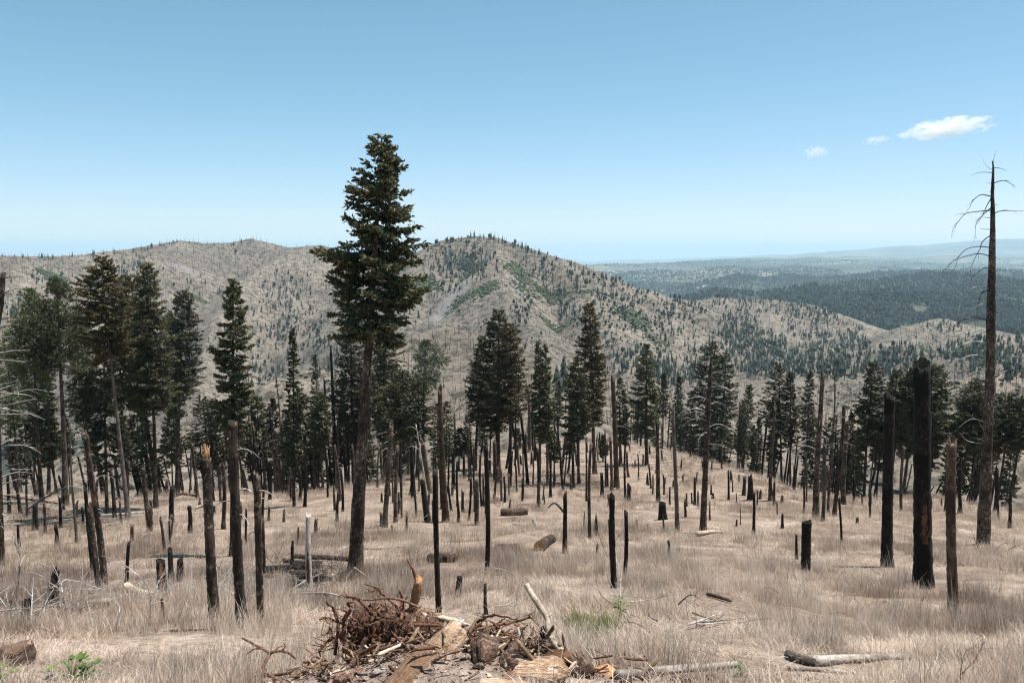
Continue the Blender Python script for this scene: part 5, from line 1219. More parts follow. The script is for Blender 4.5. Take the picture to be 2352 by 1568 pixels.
for q, (a, b) in enumerate([((75,1352),(100,1425)), ((85,1330),(108,1420))]):
    log('C',[a,((a[0]+b[0])/2,(a[1]+b[1])/2),b],7,6,'palewood',('left' if q == 0 else 'right')+' of two pale splinters leaning on the dark sawn log',Y=[float(ray_hit(*cv('C',90,1440))[0][0][1])]*3,name='splinter',group='splinters',cat='splinter')
log('D',[(988,1292),(1015,1290),(1045,1290)],24,26,'redbark','rooty log end lying behind the tall black snag',ends=(None,'rotten'))
log('D',[(1298,1180),(1275,1155),(1258,1166)],5,3,'darktwig','thin dark limb propped against the orange-footed snag',Y=[float(ray_hit(1297,1270)[0][0][1])]*3,name='fallen_branch',cat='branch',group='fallen branches')
log('D',[(676,1280),(740,1283),(806,1288)],11,12,'bark','brown log across the back of the shaded heap by the giant fir')
log('D',[(612,1312),(670,1308),(736,1304)],15,14,'char','thick black log in the shade left of the giant fir')
log('D',[(690,1345),(660,1320),(700,1300)],10,8,'greybark','grey log bent through the shaded heap')
log('D',[(622,1363),(690,1366),(755,1371)],9,9,'greybark','grey log in front of the white barkless snag',lift=1.4)
log('D',[(611,1371),(660,1379),(722,1390)],5,8,'wood','thin pale pole below the grey log near the giant fir',lift=1.4)
log('D',[(725,1358),(745,1350),(770,1340)],12,9,'greybark','short grey log right of the white barkless snag')
log('D',[(782,1270),(795,1262),(808,1256)],12,10,'wood','pale broken log touching the giant fir trunk')
log('D',[(835,1262),(870,1262),(930,1257)],5,4,'greybark','thin fallen pole in the grass right of the giant fir')
log('D',[(764,1318),(764,1340),(763,1366)],4,4,'palewood','thin white stick upright in the grass left of the giant fir',Y=[float(ray_hit(763,1366)[0][0][1])]*3,name='stick',cat='stick',group='sticks')
log('D',[(655,1362),(700,1335),(740,1315)],5,3,'twig','pale limb slanting up beside the white barkless snag',Y=[float(ray_hit(655,1362)[0][0][1])]*3,name='fallen_branch',cat='branch',group='fallen branches')
log('D',[(813,1302),(840,1322),(872,1345)],4,4,'wood','grey limb leaning from the giant fir towards the root mass',Y=[float(ray_hit(815,1335)[0][0][1])*.95]*3,name='fallen_branch',cat='branch',group='fallen branches')
log('D',[(292,1358),(318,1372),(347,1387)],22,19,'palewood','stout pale yellow log lying in the heap at lower left',ends=('palewood','greybark'),lift=1.3)
log('D',[(200,1392),(250,1384),(298,1377)],13,12,'wood','grey weathered log left of the pale yellow log')
log('D',[(345,1372),(400,1366),(455,1362)],12,10,'orangewood','orange-tinged log behind the torn orange stump')
log('D',[(424,1352),(450,1362),(482,1376)],16,13,'wood','grey log running behind the orange-topped snag')
log('D',[(500,1345),(520,1360),(545,1378)],9,8,'wood','grey limb between the orange-topped and the flat-topped snag')
log('D',[(465,1335),(500,1325),(545,1322)],16,14,'greybark','grey log in the dark heap behind the flat-topped snag',lift=1.6)
log('D',[(10,1140),(75,1150),(132,1158)],5,4,'char','dark fallen trunk slanting across the left clearing',lift=1.2)
log('D',[(60,1172),(100,1145),(142,1120)],4,3,'darktwig','thin dark pole propped over the slanting fallen trunk',Y=[float(ray_hit(60,1175)[0][0][1])]*3)
log('D',[(232,1186),(290,1182),(350,1178)],7,6,'wood','pale log at the foot of the pale leaning trunk')
log('D',[(285,1148),(320,1125),(355,1110)],6,5,'greybark','grey log tilted up among the left trunks',lift=3)
log('D',[(130,1192),(180,1186),(240,1180)],6,5,'greybark','grey log along the dark brush at left')
log('D',[(20,1200),(70,1198),(130,1190)],8,7,'char','black log in the brush near the left edge')
log('D',[(390,1145),(420,1136),(450,1140)],6,5,'char','dark log beyond the short charred stumps at left')
log('D',[(443,1171),(455,1166),(468,1163)],7,6,'wood','pale log behind the orange-topped snag')
log('D',[(1420,1562),(1540,1546),(1692,1530)],24,15,'wood','long bleached log along the bottom edge, right of the broken wood',lift=.9,rough=.05)
log('D',[(1866,1527),(1960,1520),(2085,1514)],22,16,'wood','white bleached log in the grass at lower right',lift=.95,rough=.04)
log('D',[(1806,1512),(1835,1522),(1872,1532)],22,20,'greybark','dark cracked butt end beside the white bleached log',lift=1.0,rough=.10)
log('D',[(1812,1540),(1880,1542),(1965,1549)],12,9,'wood','thin bleached pole below the white bleached log',lift=1.1)
log('D',[(1988,1452),(2040,1452),(2092,1452)],4.5,4,'palewood','thin pale pole in the grass left of the brown barkless trunk',lift=4.5)
log('D',[(2228,1449),(2290,1448),(2365,1447)],5,5,'wood','thin pale pole lying at the right edge',lift=4.5)
log('D',[(1625,1370),(1650,1376),(1678,1384)],9,7,'rotten','small rotten log in the middle of the right meadow',lift=1.6)
for q, (a, b, lb) in enumerate([((1580,1447),(1665,1408),'pale stick crossing the others in the right meadow'), ((1600,1444),(1655,1435),'short grey stick under the crossed sticks of the right meadow'), ((1610,1440),(1742,1418),'longest stick of the crossed sticks in the right meadow'), ((1590,1416),(1650,1432),'thin stick behind the crossed sticks of the right meadow')]):
    log('D',[a,((a[0]+b[0])/2,(a[1]+b[1])/2+1),b],4.5,2.5,'wood',lb,lift=5,name='stick',group='crossed sticks',cat='stick')
log('D',[(1600,1232),(1630,1226),(1660,1224)],10,5,'palewood','pale split wood at the foot of the leaning dead trunk',lift=1.5)
log('D',[(2190,1302),(2205,1296),(2215,1300)],4,3,'wood','white curved branch between black trunk and dead tree',lift=3,name='fallen_branch',cat='branch',group='fallen branches')
log('D',[(2190,1183),(2220,1184),(2245,1184)],5,4,'wood','pale log behind the brown barkless trunk')
log('D',[(1960,1090),(2000,1110),(2040,1112)],6,6,'char','charred log in the shade of the right-hand firs')
log('D',[(2050,1128),(2075,1132),(2098,1134)],7,6,'char','charred log just left of the thickest black trunk')
log('D',[(1480,1067),(1510,1064),(1545,1060)],3,3,'wood','thin pale log right of the cone-shaped fir')
log('D',[(1630,1050),(1665,1050),(1690,1049)],4,3,'wood','pale log at the foot of the dense dark firs')

rh = np.random.RandomState(17)
heap = sorted([(1290+rh.uniform(0, 60), 610+rh.uniform(0, 120), rh.uniform(40, 90)*(1 if rh.rand() < .7 else -1)) for q in range(9)], reverse=True)
for q, (y0, x0, L_) in enumerate(heap):
    log('D', [(x0, y0), (x0+L_*.5, y0+rh.uniform(-3, 3)), (x0+L_, y0+rh.uniform(-3, 3))], rh.uniform(6, 12), rh.uniform(5, 9), ['char', 'char', 'bark'][q % 3], '%s burnt log counted from the front of the shaded heap by the giant fir' % ['first', 'second', 'third', 'fourth', 'fifth', 'sixth', 'seventh', 'eighth', 'ninth'][q], lift=rh.uniform(.8, 3.2), group='charred logs heaped by the giant fir')
# ------------------------------------------------------------------ dug-up roots and broken wood in front
DC = 7.15
def rooted():
    base = at_depth(880, 1500, 7.1)
    root = bpy.data.objects.new('uprooted_stump', None); COL.objects.link(root); root.location = base
    def add(nm, VF, mat):
        return link(nm, make_mesh(nm, VF[0]-base, VF[1], M[mat]), parent=root)
    # the crumbling bole
    pl = [(815,1462),(850,1435),(900,1438),(960,1452),(1015,1462),(1060,1472)]
    yy = [7.15, 7.2, 7.2, 7.15, 7.05, 6.95]; wd = [62, 82, 90, 90, 72, 44]
    P = smooth_line(np.array([at_depth(x, y, z) for (x, y), z in zip(pl, yy)]), 40); Rr = np.interp(np.linspace(0, 5, 40), range(6), wd)*.5*7.6/FPX
    add('bole', tube(P, Rr, 22, True, .16, 2), 'rotten')
    rs = np.random.RandomState(6)
    # flakes of rotten bark over the bole
    parts = []
    for q in range(900):
        i = rs.randint(1, 39); a = rs.uniform(0, 6.28); d = norm(rs.normal(0, 1, 3)); d = norm(d*np.array([.6, 1, 1])); c = P[i] + d*Rr[i]*rs.uniform(.9, 1.15)
        t = norm(np.cross(d, rs.normal(0, 1, 3))); b = np.cross(d, t); l = rs.uniform(.012, .05); w = l*rs.uniform(.35, .8); h = rs.uniform(.004, .02)
        d2 = norm(d+rs.normal(0, .5, 3))*h
        V = np.array([c-t*l-b*w, c+t*l-b*w*.7, c+t*l*.8+b*w, c-t*l*.9+b*w*.8, c+d2]); parts.append((V, [np.array([[0,1,4],[1,2,4],[2,3,4],[3,0,4]])]))
    fl = add('bark_crumbs', join(parts), 'root'); fl['kind'] = 'stuff'
    R_ = [([(770,1500),(776,1440),(766,1402),(745,1385)],9,5),([(792,1498),(786,1430),(800,1395),(790,1375),(800,1366)],12,4),([(735,1424),(762,1422),(792,1440),(830,1450)],4,8),([(790,1450),(758,1470),(740,1490),(732,1508)],9,4),
      ([(856,1408),(832,1386),(802,1372),(772,1369)],9,3),([(965,1395),(910,1374),(850,1374),(800,1366)],7,3),([(915,1412),(905,1385),(882,1366),(872,1350),(845,1335)],8,3),([(872,1352),(855,1362),(838,1358)],4,2),
      ([(920,1425),(915,1382),(912,1358)],8,4),([(928,1422),(925,1390),(934,1362)],5,2),([(830,1460),(812,1482),(818,1505)],10,6),([(860,1470),(850,1490),(838,1510)],8,4),([(800,1440),(826,1470),(842,1488)],9,6),
      ([(780,1462),(800,1480),(790,1505)],7,4),([(760,1440),(750,1455),(738,1462)],4,2),([(905,1465),(898,1485),(890,1505)],14,10),([(842,1432),(835,1460),(850,1480)],8,5),([(820,1425),(800,1415),(790,1400),(770,1395)],6,2),
      ([(1080,1448),(1110,1422),(1150,1408),(1192,1416)],9,3),([(1085,1452),(1140,1436),(1180,1428),(1225,1420),(1242,1433)],8,3),([(1095,1455),(1125,1440),(1150,1426),(1165,1412)],6,2),([(1060,1460),(1090,1440),(1120,1432)],14,6),
      ([(1225,1422),(1222,1408),(1232,1400)],4,2),([(1180,1430),(1200,1440),(1215,1436)],4,2),([(1120,1425),(1112,1410),(1098,1408)],4,2),([(1105,1470),(1120,1480),(1160,1478),(1180,1484)],9,4),([(700,1490),(720,1500),(745,1505)],3,4)]
    for q, (pl, w0, w1) in enumerate(R_):
        y0 = 7.0 + rs.uniform(-.25, .15); P2 = np.array([at_depth(x, y, y0 + rs.normal(0, .08)) for x, y in pl]); n = 5*len(pl)
        PP = smooth_line(P2, n) + np.cumsum(rs.normal(0, .005, (n, 3)), 0)
        prt = [tube(PP, np.linspace(w0, w1, n)*.5*7.5/FPX, 6, True, .16, 40+q)]
        for z in range(4):     # rootlets
            i = rs.randint(2, n); d = norm(rs.normal(0, 1, 3)+np.array([0, 0, -.2])); l = rs.uniform(.03, .12)
            prt.append(tube(np.stack([PP[i], PP[i]+d*l*.6, PP[i]+d*l+rs.normal(0, .02, 3)]), [.006, .004, .0015], 3, False))
        add('root', join(prt), 'root')
    prt = []
    for q in range(260):
        x = rs.uniform(735, 1000) if rs.rand() < .75 else rs.uniform(1060, 1240); c = at_depth(x, rs.uniform(1405, 1500) if x < 1000 else rs.uniform(1420, 1500), 7.0+rs.normal(0, .12)); d = norm(rs.normal(0, 1, 3)+np.array([0, -.3, -.1])); l = rs.uniform(.05, .22)
        prt.append(tube(smooth_line(np.stack([c, c+d*l*.5+rs.normal(0, .03, 3), c+d*l+rs.normal(0, .04, 3)]), 5), np.linspace(.006, .0015, 5)*rs.uniform(.5, 1.3), 3, False))
    add('rootlets', join(prt), 'root')['kind'] = 'stuff'
    # the upright slab of the broken stem and pale splinter
    P2 = smooth_line(np.array([at_depth(942, 1418, 7.2), at_depth(950, 1380, 7.2), at_depth(956, 1350, 7.2), at_depth(960, 1332, 7.2)]), 14)
    add('broken_stem', tube(P2, np.array([13, 12, 11, 10.5, 10, 10, 10.5, 11, 11, 10.5, 10, 10, 9, 8])*7.5/FPX, 9, True, .14, 8, .07), 'orangewood')
    P2 = smooth_line(np.array([at_depth(957, 1335, 7.2), at_depth(950, 1310, 7.2), at_depth(940, 1292, 7.2), at_depth(935, 1282, 7.22)]), 8)
    add('root', tube(P2, np.linspace(6, 1.5, 8)*.5*7.5/FPX*1.6, 5, True, .2, 9), 'root')
    P2 = np.array([at_depth(968, 1405, 7.15), at_depth(985, 1420, 7.1), at_depth(1008, 1442, 7.05)])
    add('splinter', tube(smooth_line(P2, 6), np.array([3, 6, 7, 7, 6, 3])*.8*7.5/FPX, 5, True, .1, 10), 'palewood')
    P2 = np.array([at_depth(1003, 1416, 7.1), at_depth(1040, 1424, 7.0), at_depth(1085, 1442, 6.95)])
    add('splinter', tube(smooth_line(P2, 10), np.array([5, 9, 10, 10, 10, 11, 11, 11, 10, 8])*.6*7.5/FPX, 7, True, .12, 14), 'palewood')
    root['label'] = 'reddish uprooted stump with tangled roots and crumbling bole in the foreground'; root['category'] = 'stump'
rooted()
def front_log():
    p = [(905,1610),(960,1545),(1010,1497),(1052,1455)]; yy = [5.75, 6.0, 6.2, 6.35]; w = [86, 84, 78, 66]
    W3 = np.array([at_depth(x, y, z) for (x, y), z in zip(p, yy)]); P = smooth_line(W3, 34); Rr = np.interp(np.linspace(0, 3, 34), range(4), w)*.5*6.4/FPX
    O0 = W3[0]; ax = norm(W3[-1]-W3[0]); q = Vector((0, 0, 1)).rotation_difference(Vector(ax)); Rm = np.array(q.to_matrix())
    V, F = tube(P, Rr, 20, True, .05, 5, .10)
    root = bpy.data.objects.new('broken_log', None); COL.objects.link(root); root.location = O0; root.rotation_mode = 'QUATERNION'; root.rotation_quaternion = q
    link('trunk', make_mesh('trunk', (V-O0) @ Rm, F, M['tanwood']), parent=root)
    # long splinters where it tore
    rs = np.random.RandomState(3)
    for k_ in range(7):
        a = rs.uniform(0, 6.28); c = P[-1]+np.array([math.cos(a)*.07, 0, math.sin(a)*.07]); tip = c + ax*rs.uniform(.05, .16) + rs.normal(0, .012, 3)
        if k_ == 0: tip = at_depth(1076, 1440, 6.45)
        Vs, Fs = tube(np.stack([c-ax*.12, c, tip]), [.045, .034, .004], 6, True, .15, k_+20)
        link('splinter', make_mesh('splinter', (Vs-O0) @ Rm, Fs, M['wood' if k_ % 2 else 'tanwood']), parent=root)
    root['label'] = 'thick weathered broken log slanting up from the bottom edge'; root['category'] = 'log'
front_log()
def px_limb(pl, yy, w, mat, name, label, cat, seed, side=10, rough=.06, forks=(), group=None):
    W3 = np.array([at_depth(x, y, z) for (x, y), z in zip(pl, yy)]); n = 6*len(pl); P = smooth_line(W3, n)
    Rr = np.interp(np.linspace(0, len(w)-1, n), range(len(w)), w)*.5*(np.mean(yy)*1.06)/FPX
    O0 = W3[0]; V, F = tube(P, Rr, side, True, rough, seed)
    if forks:
        root = bpy.data.objects.new(name, None); COL.objects.link(root); root.location = O0
        link('stem', make_mesh('stem', V-O0, F, M[mat]), parent=root)
        for q, (fp, fy, fw) in enumerate(forks):
            F3 = np.array([at_depth(x, y, z) for (x, y), z in zip(fp, fy)]); m = 5*len(fp)
            V2, F2 = tube(smooth_line(F3, m), np.linspace(fw[0], fw[1], m)*.5*(np.mean(fy)*1.06)/FPX, 7, True, rough, seed+q+1)
            link('fork', make_mesh('fork', V2-O0, F2, M[mat]), parent=root)
    else:
        root = link(name, make_mesh(name, V-O0, F, M[mat]), loc=O0)
    root['label'] = label; root['category'] = cat
    if group: root['group'] = group
    return root
px_limb([(1306,1535),(1300,1505),(1285,1490),(1268,1468),(1259,1440),(1256,1418),(1240,1392),(1222,1365),(1209,1341)], [6.3,6.4,6.45,6.5,6.55,6.6,6.65,6.7,6.75], [16,15,15,16,14,13,15,14,13], 'palewood', 'bare_branch', 'crooked cream-coloured branch standing up out of the broken wood', 'branch', 71,
        forks=[([(1268,1468),(1255,1456),(1246,1448)], [6.5,6.45,6.4], (8,3)), ([(1256,1420),(1262,1412),(1266,1406)], [6.6,6.6,6.62], (6,3))])
px_limb([(1118,1540),(1135,1520),(1165,1503),(1190,1488),(1193,1462),(1190,1440)], [6.3,6.35,6.4,6.45,6.45,6.5], [13,14,13,12,9,5], 'wood', 'bare_branch', 'grey forked branch lying left of the cream-coloured branch', 'branch', 72, forks=[([(1192,1470),(1198,1455),(1203,1438)], [6.45,6.42,6.4], (5,2)), ([(1192,1480),(1210,1474),(1228,1472)], [6.45,6.5,6.5], (5,2))])
px_limb([(930,1533),(935,1520),(942,1495)], [6.2,6.25,6.3], [6,6,5], 'wood', 'stick', 'short white stick leaning against the thick broken log', 'stick', 73, side=6)
px_limb([(1178,1515),(1215,1500),(1265,1492)], [6.25,6.3,6.4], [5,4,3], 'darktwig', 'stick', 'thin dark stick behind the rotten wood blocks', 'stick', 74, side=6)
px_limb([(556,1464),(580,1476),(612,1494),(618,1502),(603,1530),(598,1552)], [6.9,6.85,6.8,6.75,6.6,6.5], [4,5,7,8,7,7], 'root', 'torn_root', 'reddish torn root arching over the grass left of the dirt mound', 'root', 75, side=7, rough=.14,
        forks=[([(616,1500),(640,1494),(662,1498),(680,1512)], [6.75,6.75,6.75,6.72], (8,4)), ([(646,1494),(655,1484),(652,1476)], [6.75,6.76,6.77], (4,2)), ([(598,1488),(582,1490),(566,1502)], [6.8,6.76,6.74], (5,2)), ([(625,1497),(640,1486),(650,1482)], [6.75,6.78,6.8], (3,2))])

def chunk(px, py, w, h, mat, label, seed, rot=0.0, lift=.35, Y=None, name='wood_block', cat='wood', depth=.8, rough=.2, group='broken wood blocks on the dirt mound'):
    P = ray_hit(px, py)[0][0]
    if Y is not None and P[1] > Y: P = at_depth(px, py, Y)
    dep = depth_of(P); W_, H_ = w*dep/FPX, h*dep/FPX; rs = np.random.RandomState(seed)
    n, m = 9, 11; t = np.linspace(-1, 1, n); prof = (1-np.abs(t)**5)**.5*.92+.10
    a = np.linspace(0, 6.28, m, endpoint=False); cs = np.sign(np.cos(a))*np.abs(np.cos(a))**.7; sn = np.sign(np.sin(a))*np.abs(np.sin(a))**.7
    rad = prof[:, None]*(1+rough*rs.normal(0, .6, (n, m))+rough*rs.normal(0, .8, (1, m)))
    xs = (t*W_*.5)[:, None]+rs.normal(0, .05*W_, (n, m))
    V = np.stack([xs, cs[None, :]*rad*H_*.5*depth*1.6, sn[None, :]*rad*H_*.5], -1).reshape(-1, 3)
    i = np.arange(n-1)[:, None]*m; s = np.arange(m)[None, :]; s2 = (s+1) % m
    Q = np.stack([i+s, i+s2, i+m+s2, i+m+s], -1).reshape(-1, 4)[:, ::-1]
    c0 = len(V); V = np.vstack([V, [(-W_*.46, 0, 0)], [(W_*.46, 0, 0)]]); s = np.arange(m)
    T_ = np.concatenate([np.stack([np.full(m, c0), s, (s+1) % m], 1)[:, ::-1][:, ::-1], np.stack([np.full(m, c0+1), (n-1)*m+(s+1) % m, (n-1)*m+s], 1)])
    # local z along the grain so that the wood texture runs lengthwise
    Vz = np.stack([V[:, 2], V[:, 1], V[:, 0]], 1)*np.array([1, -1, 1])
    me = make_mesh(name, Vz, [Q, T_], M[mat], smooth=False)
    o = link(name, me, loc=P+np.array([0, 0, H_*lift]), label=label, cat=cat, group=group)
    o.rotation_euler = Euler((0, math.pi/2, 0)).to_matrix().to_4x4().to_euler()
    o.matrix_world = Matrix.Translation(Vector(P+np.array([0, 0, H_*lift]))) @ Euler((rs.normal(0, .12), rot, rs.normal(0, .35))).to_matrix().to_4x4() @ Euler((0, math.pi/2, 0)).to_matrix().to_4x4()
    return o
chunk(718,1545,72,22,'tanwood','yellow-brown wood block alone on the dirt mound',1,rot=-.12)
chunk(570,1566,62,34,'rotten','crumbling brown wood block at the bottom edge, left end of the mound',2)
chunk(625,1572,50,18,'rotten','small brown wood block at the bottom edge beside the crumbling block',3)
chunk(790,1562,50,22,'rotten','dark rotten block at the bottom edge behind the yellow-brown block',4)
chunk(1225,1548,170,48,'tanwood','largest broken wood slab at the bottom edge below the cream branch',5,rot=-.18,Y=6.1,lift=.1)
chunk(1160,1580,150,26,'tanwood','pale broken plank at the very bottom edge right of the thick log',6,rot=-.10,Y=5.75,lift=.1)
chunk(1275,1520,80,34,'tornwood','upper ochre wood block behind the largest slab',7,rot=-.25,Y=6.3,lift=.1)
chunk(1172,1528,36,44,'rotten','hollow-ended rotten block left of the largest slab',8,Y=6.15,rot=.9,lift=.1)
chunk(1110,1500,60,70,'rotten','dark rotten root block behind the thick broken log',9,Y=6.75,lift=0,rot=.3)
chunk(1240,1490,90,40,'rotten','crumbling brown block under the cream branch',10,Y=6.75,lift=0)
chunk(1180,1495,70,34,'rotten','brown rotten block behind the grey forked branch',11,Y=6.85,lift=0)
chunk(1330,1552,80,30,'rotten','dark rotten block at the right end of the dirt mound',12,lift=.2)
chunk(1250,1452,18,26,'char','small black rotten knob touching the cream branch',13,Y=6.7,lift=0)
chunk(1318,1508,36,18,'stone','pale grey angular stone at the foot of the cream branch',14,rot=.5,name='stone',cat='stone',lift=.6,group='stones')
chunk(1318,1538,30,13,'palewood','small pale splinter piece right of the cream branch',15,rot=.3)
chunk(1392,1552,10,40,'orangewood','upright ochre splinter at the right end of the mound',16,rot=1.45,lift=.3)
chunk(22,1522,80,62,'redbark','shaggy barked log end cut off by the lower left corner',17,rot=-.55,lift=.1)
chunk(205,1556,44,10,'wood','grey bark sliver above the green plant at lower left',18)
chunk(118,1560,30,12,'stone','small grey stone left of the green plant',19,name='stone',cat='stone',group='stones')
chunk(1640,1562,44,14,'tornwood','orange-brown rotten piece under the long bleached log',20)
chunk(1560,1565,70,16,'rotten','red-brown rotten wood under the long bleached log',21)
chunk(1120,1480,26,34,'palewood','pale broken face between thick log and roots',22,Y=6.9,lift=0,rot=.9)
chunk(870,1545,40,12,'wood','flat pale wood piece lying on the dirt mound',23)
chunk(850,1520,34,9,'palewood','thin wood piece on top of the dirt mound',24)

# heap of splinters and rotten pieces round the stump
rw = np.random.RandomState(33); prt = {'rotten': [], 'tanwood': [], 'root': [], 'palewood': []}
for q in range(760):
    X_ = rw.normal(-.35, 1.0); Y_ = rw.normal(6.65, .36)
    if X_ > 1.2 or X_ < -2.3: continue
    z = float(ground_z(X_, Y_)[0]) + abs(rw.normal(0, .07)); l = rw.uniform(.05, .24)*(1.5 if rw.rand() < .12 else 1); w = l*rw.uniform(.05, .17); d = norm(rw.normal(0, 1, 3)*np.array([1, 1, .45])); c = np.array([X_, Y_, z])
    mt = rw.choice(['rotten', 'tanwood', 'root', 'palewood'], p=[.36, .30, .20, .14])
    prt[mt].append(tube(np.stack([c-d*l*.5, c-d*l*.4, c+d*l*.3+rw.normal(0, .04, 3)*l, c+d*l*.5]), np.array([.7, 1, .9, .15])*w*.5, 4, True, .3, q))
for mt, pp in prt.items():
    V, F = join(pp); o_ = np.array([-.35, 6.75, float(ground_z(-.35, 6.75)[0])]); link('wood_litter', make_mesh('wood_litter', V-o_, F, M[mt], smooth=False), loc=o_, kind='stuff', label={'rotten': 'dark rotten wood litter', 'tanwood': 'tan wood litter', 'root': 'red-brown wood litter', 'palewood': 'pale wood litter'}[mt]+' heaped round the uprooted stump')
# crumbs, chips and clods on the dug earth
rc = np.random.RandomState(8)
CH = []
for q, mt in enumerate(['rotten', 'palewood', 'soil', 'stone', 'root', 'orangewood']):
    n = 10; D = norm(rc.normal(0, 1, (n, 3)))*rc.uniform(.7, 1.1, (n, 1))*np.array([1.5, .8, .5])
    import bmesh
    bm = bmesh.new(); [bm.verts.new(v) for v in D]; bmesh.ops.convex_hull(bm, input=bm.verts)
    me = bpy.data.meshes.new('crumb'); bm.to_mesh(me); bm.free(); me.materials.append(M[mt]); CH.append(me)
n = 5200; X = rc.normal(-.75, 1.25, n); Y = rc.normal(6.35, .75, n); dv = grid_val(dirt, X, Y); ok = (rc.rand(n) < dv+.12); X, Y = X[ok], Y[ok]; n = len(X)
s = rc.uniform(.003, .014, n)*np.where(rc.rand(n) < .08, 3.0, 1)
scatter('wood_crumbs', np.stack([X, Y, ground_z(X, Y)+s*.3], 1), rc.uniform(-3, 3, (n, 3))*np.array([.1, .1, 1]), np.stack([s*rc.uniform(1, 2.2, n), s, s], 1), rc.choice([0, 0, 1, 2, 2, 2, 2, 2, 4, 2], n), proto_collection('crumb', CH), 'clods and wood chips littering the dirt mound')

# ------------------------------------------------------------------ dry grass
rg = np.random.RandomState(21)
TF_ = [tuft(100+i, 30, .40, .085, .0058) for i in range(6)] + [tuft(120+i, 20, .42, .14, .012, .4) for i in range(5)] + [tuft(140+i, 13, .45, .26, .034, .45) for i in range(4)]
def sector(n, r0, r1, a=41):
    r = np.sqrt(rg.uniform(r0*r0, r1*r1, n)); t = np.radians(rg.uniform(-a, a, n)); return r*np.sin(t), r*np.cos(t), r
GP, GPID, GS = [], [], []
for (n, r0, r1, pa, pb, sc) in [(7200, 3.6, 14, 0, 6, 1.0), (13500, 13, 33, 0, 6, 1.15), (9000, 24, 50, 6, 11, 1.05), (19000, 36, 95, 6, 11, 1.25), (30000, 80, 250, 11, 15, 1.3)]:
    X, Y, r = sector(n, r0, r1)
    dv = grid_val(dirt, X, Y); du = grid_val(duff_shade, X, Y); ow = grid_val(OWN, X, Y)
    thin = fbm(X, Y, 5.5, 3, 55)
    ok = (rg.rand(n) > dv*1.25) & (rg.rand(n) > du*1.1) & ((ow == -1) | (r > 150)) & (rg.rand(n) < np.clip(.74+2.6*thin, .04, 1))
    X, Y, r = X[ok], Y[ok], r[ok]
    tx = np.interp(Y, [4, 9, 14, 20, 28, 40, 60], [1.5, 2.7, 4.4, 6.0, 7.7, 10.2, 14.5]) + .5*np.sin(Y*.45)
    worn = np.clip(1.35-np.abs(X-tx)/(.55+.02*Y), 0, 1)
    ok = rg.rand(len(X)) > worn*.72
    X, Y, r = X[ok], Y[ok], r[ok]
    keep = np.ones(len(X), bool)
    for (A, B, rad) in CLEAR:          # little grows on and just below the fallen logs
        ca = 0.30; ax_, ay_ = A[0], A[1]-ca*.5; dx, dy = B[0]-A[0], B[1]-A[1]
        t = np.clip(((X-ax_)*dx+(Y-ay_)*dy)/(dx*dx+dy*dy+1e-9), 0, 1); d = np.hypot(X-ax_-t*dx, Y-ay_-t*dy)
        keep &= ~((d < rad+.12+ca*.6) & (rg.rand(len(X)) < .9))
    X, Y, r = X[keep], Y[keep], r[keep]
    hgt = sc*np.interp(r, [4, 8, 14, 30], [.55, .68, .85, 1.0])*(0.35+2.5*np.clip(fbm(X, Y, 1.3, 3, 56)+.22, 0, .7))*rg.uniform(.6, 1.35, len(X))
    GP.append(np.stack([X, Y, ground_z(X, Y)], 1)); GPID.append(rg.randint(pa, pb, len(X))); GS.append(np.stack([sc*rg.uniform(.85, 1.2, len(X)), sc*rg.uniform(.85, 1.2, len(X)), hgt], 1))
GP = np.concatenate(GP); GPID = np.concatenate(GPID); GS = np.concatenate(GS)
# blades lean with the wind: to the right and a little towards the camera on the right, mixed at left
rz = rg.normal(0, 1.0, len(GP)) + np.where(GP[:, 0] > 0, math.pi, 0)*(rg.rand(len(GP)) < .75)
scatter('dry_grass', GP, np.stack([rg.normal(0, .12, len(GP)), rg.normal(0, .12, len(GP)), rz], 1), GS, GPID, proto_collection('straw_tuft', TF_), 'dry straw-coloured grass covering the whole near slope')
# a few greener tussocks
TG = [tuft(160+i, 30, .36, .09, .006, .4, 'greengrass') for i in range(2)]
gx, gy, gsc = [], [], []
for (cx, cyy, rx, ry, n) in [(1380,1445,55,26,46),(1330,1440,20,18,14),(95,1300,70,30,22),(180,1215,60,14,16),(1370,1125,14,8,12),(500,1062,150,10,20),(1030,1035,60,20,30),(1545,1100,30,8,12),(2330,1175,20,10,8)]:
    gx.append(rg.normal(cx, rx*.5, n)); gy.append(rg.normal(cyy, ry*.5, n)); gsc.append(rg.uniform(.6, 1.1, n))
P, _ = ray_hit(np.concatenate(gx), np.concatenate(gy)); s = np.concatenate(gsc); ok = ~np.isnan(P[:, 0]); P, s = P[ok], s[ok]*np.where(np.hypot(P[:, 0], P[:, 1])[ok] > 40, 1.8, 1)
scatter('green_grass', P, np.stack([np.zeros(len(P)), np.zeros(len(P)), rg.uniform(0, 6.28, len(P))], 1), np.stack([s, s, s], 1), rg.randint(0, 2, len(P)), proto_collection('green_tuft', TG), 'green grass tussocks among the straw')

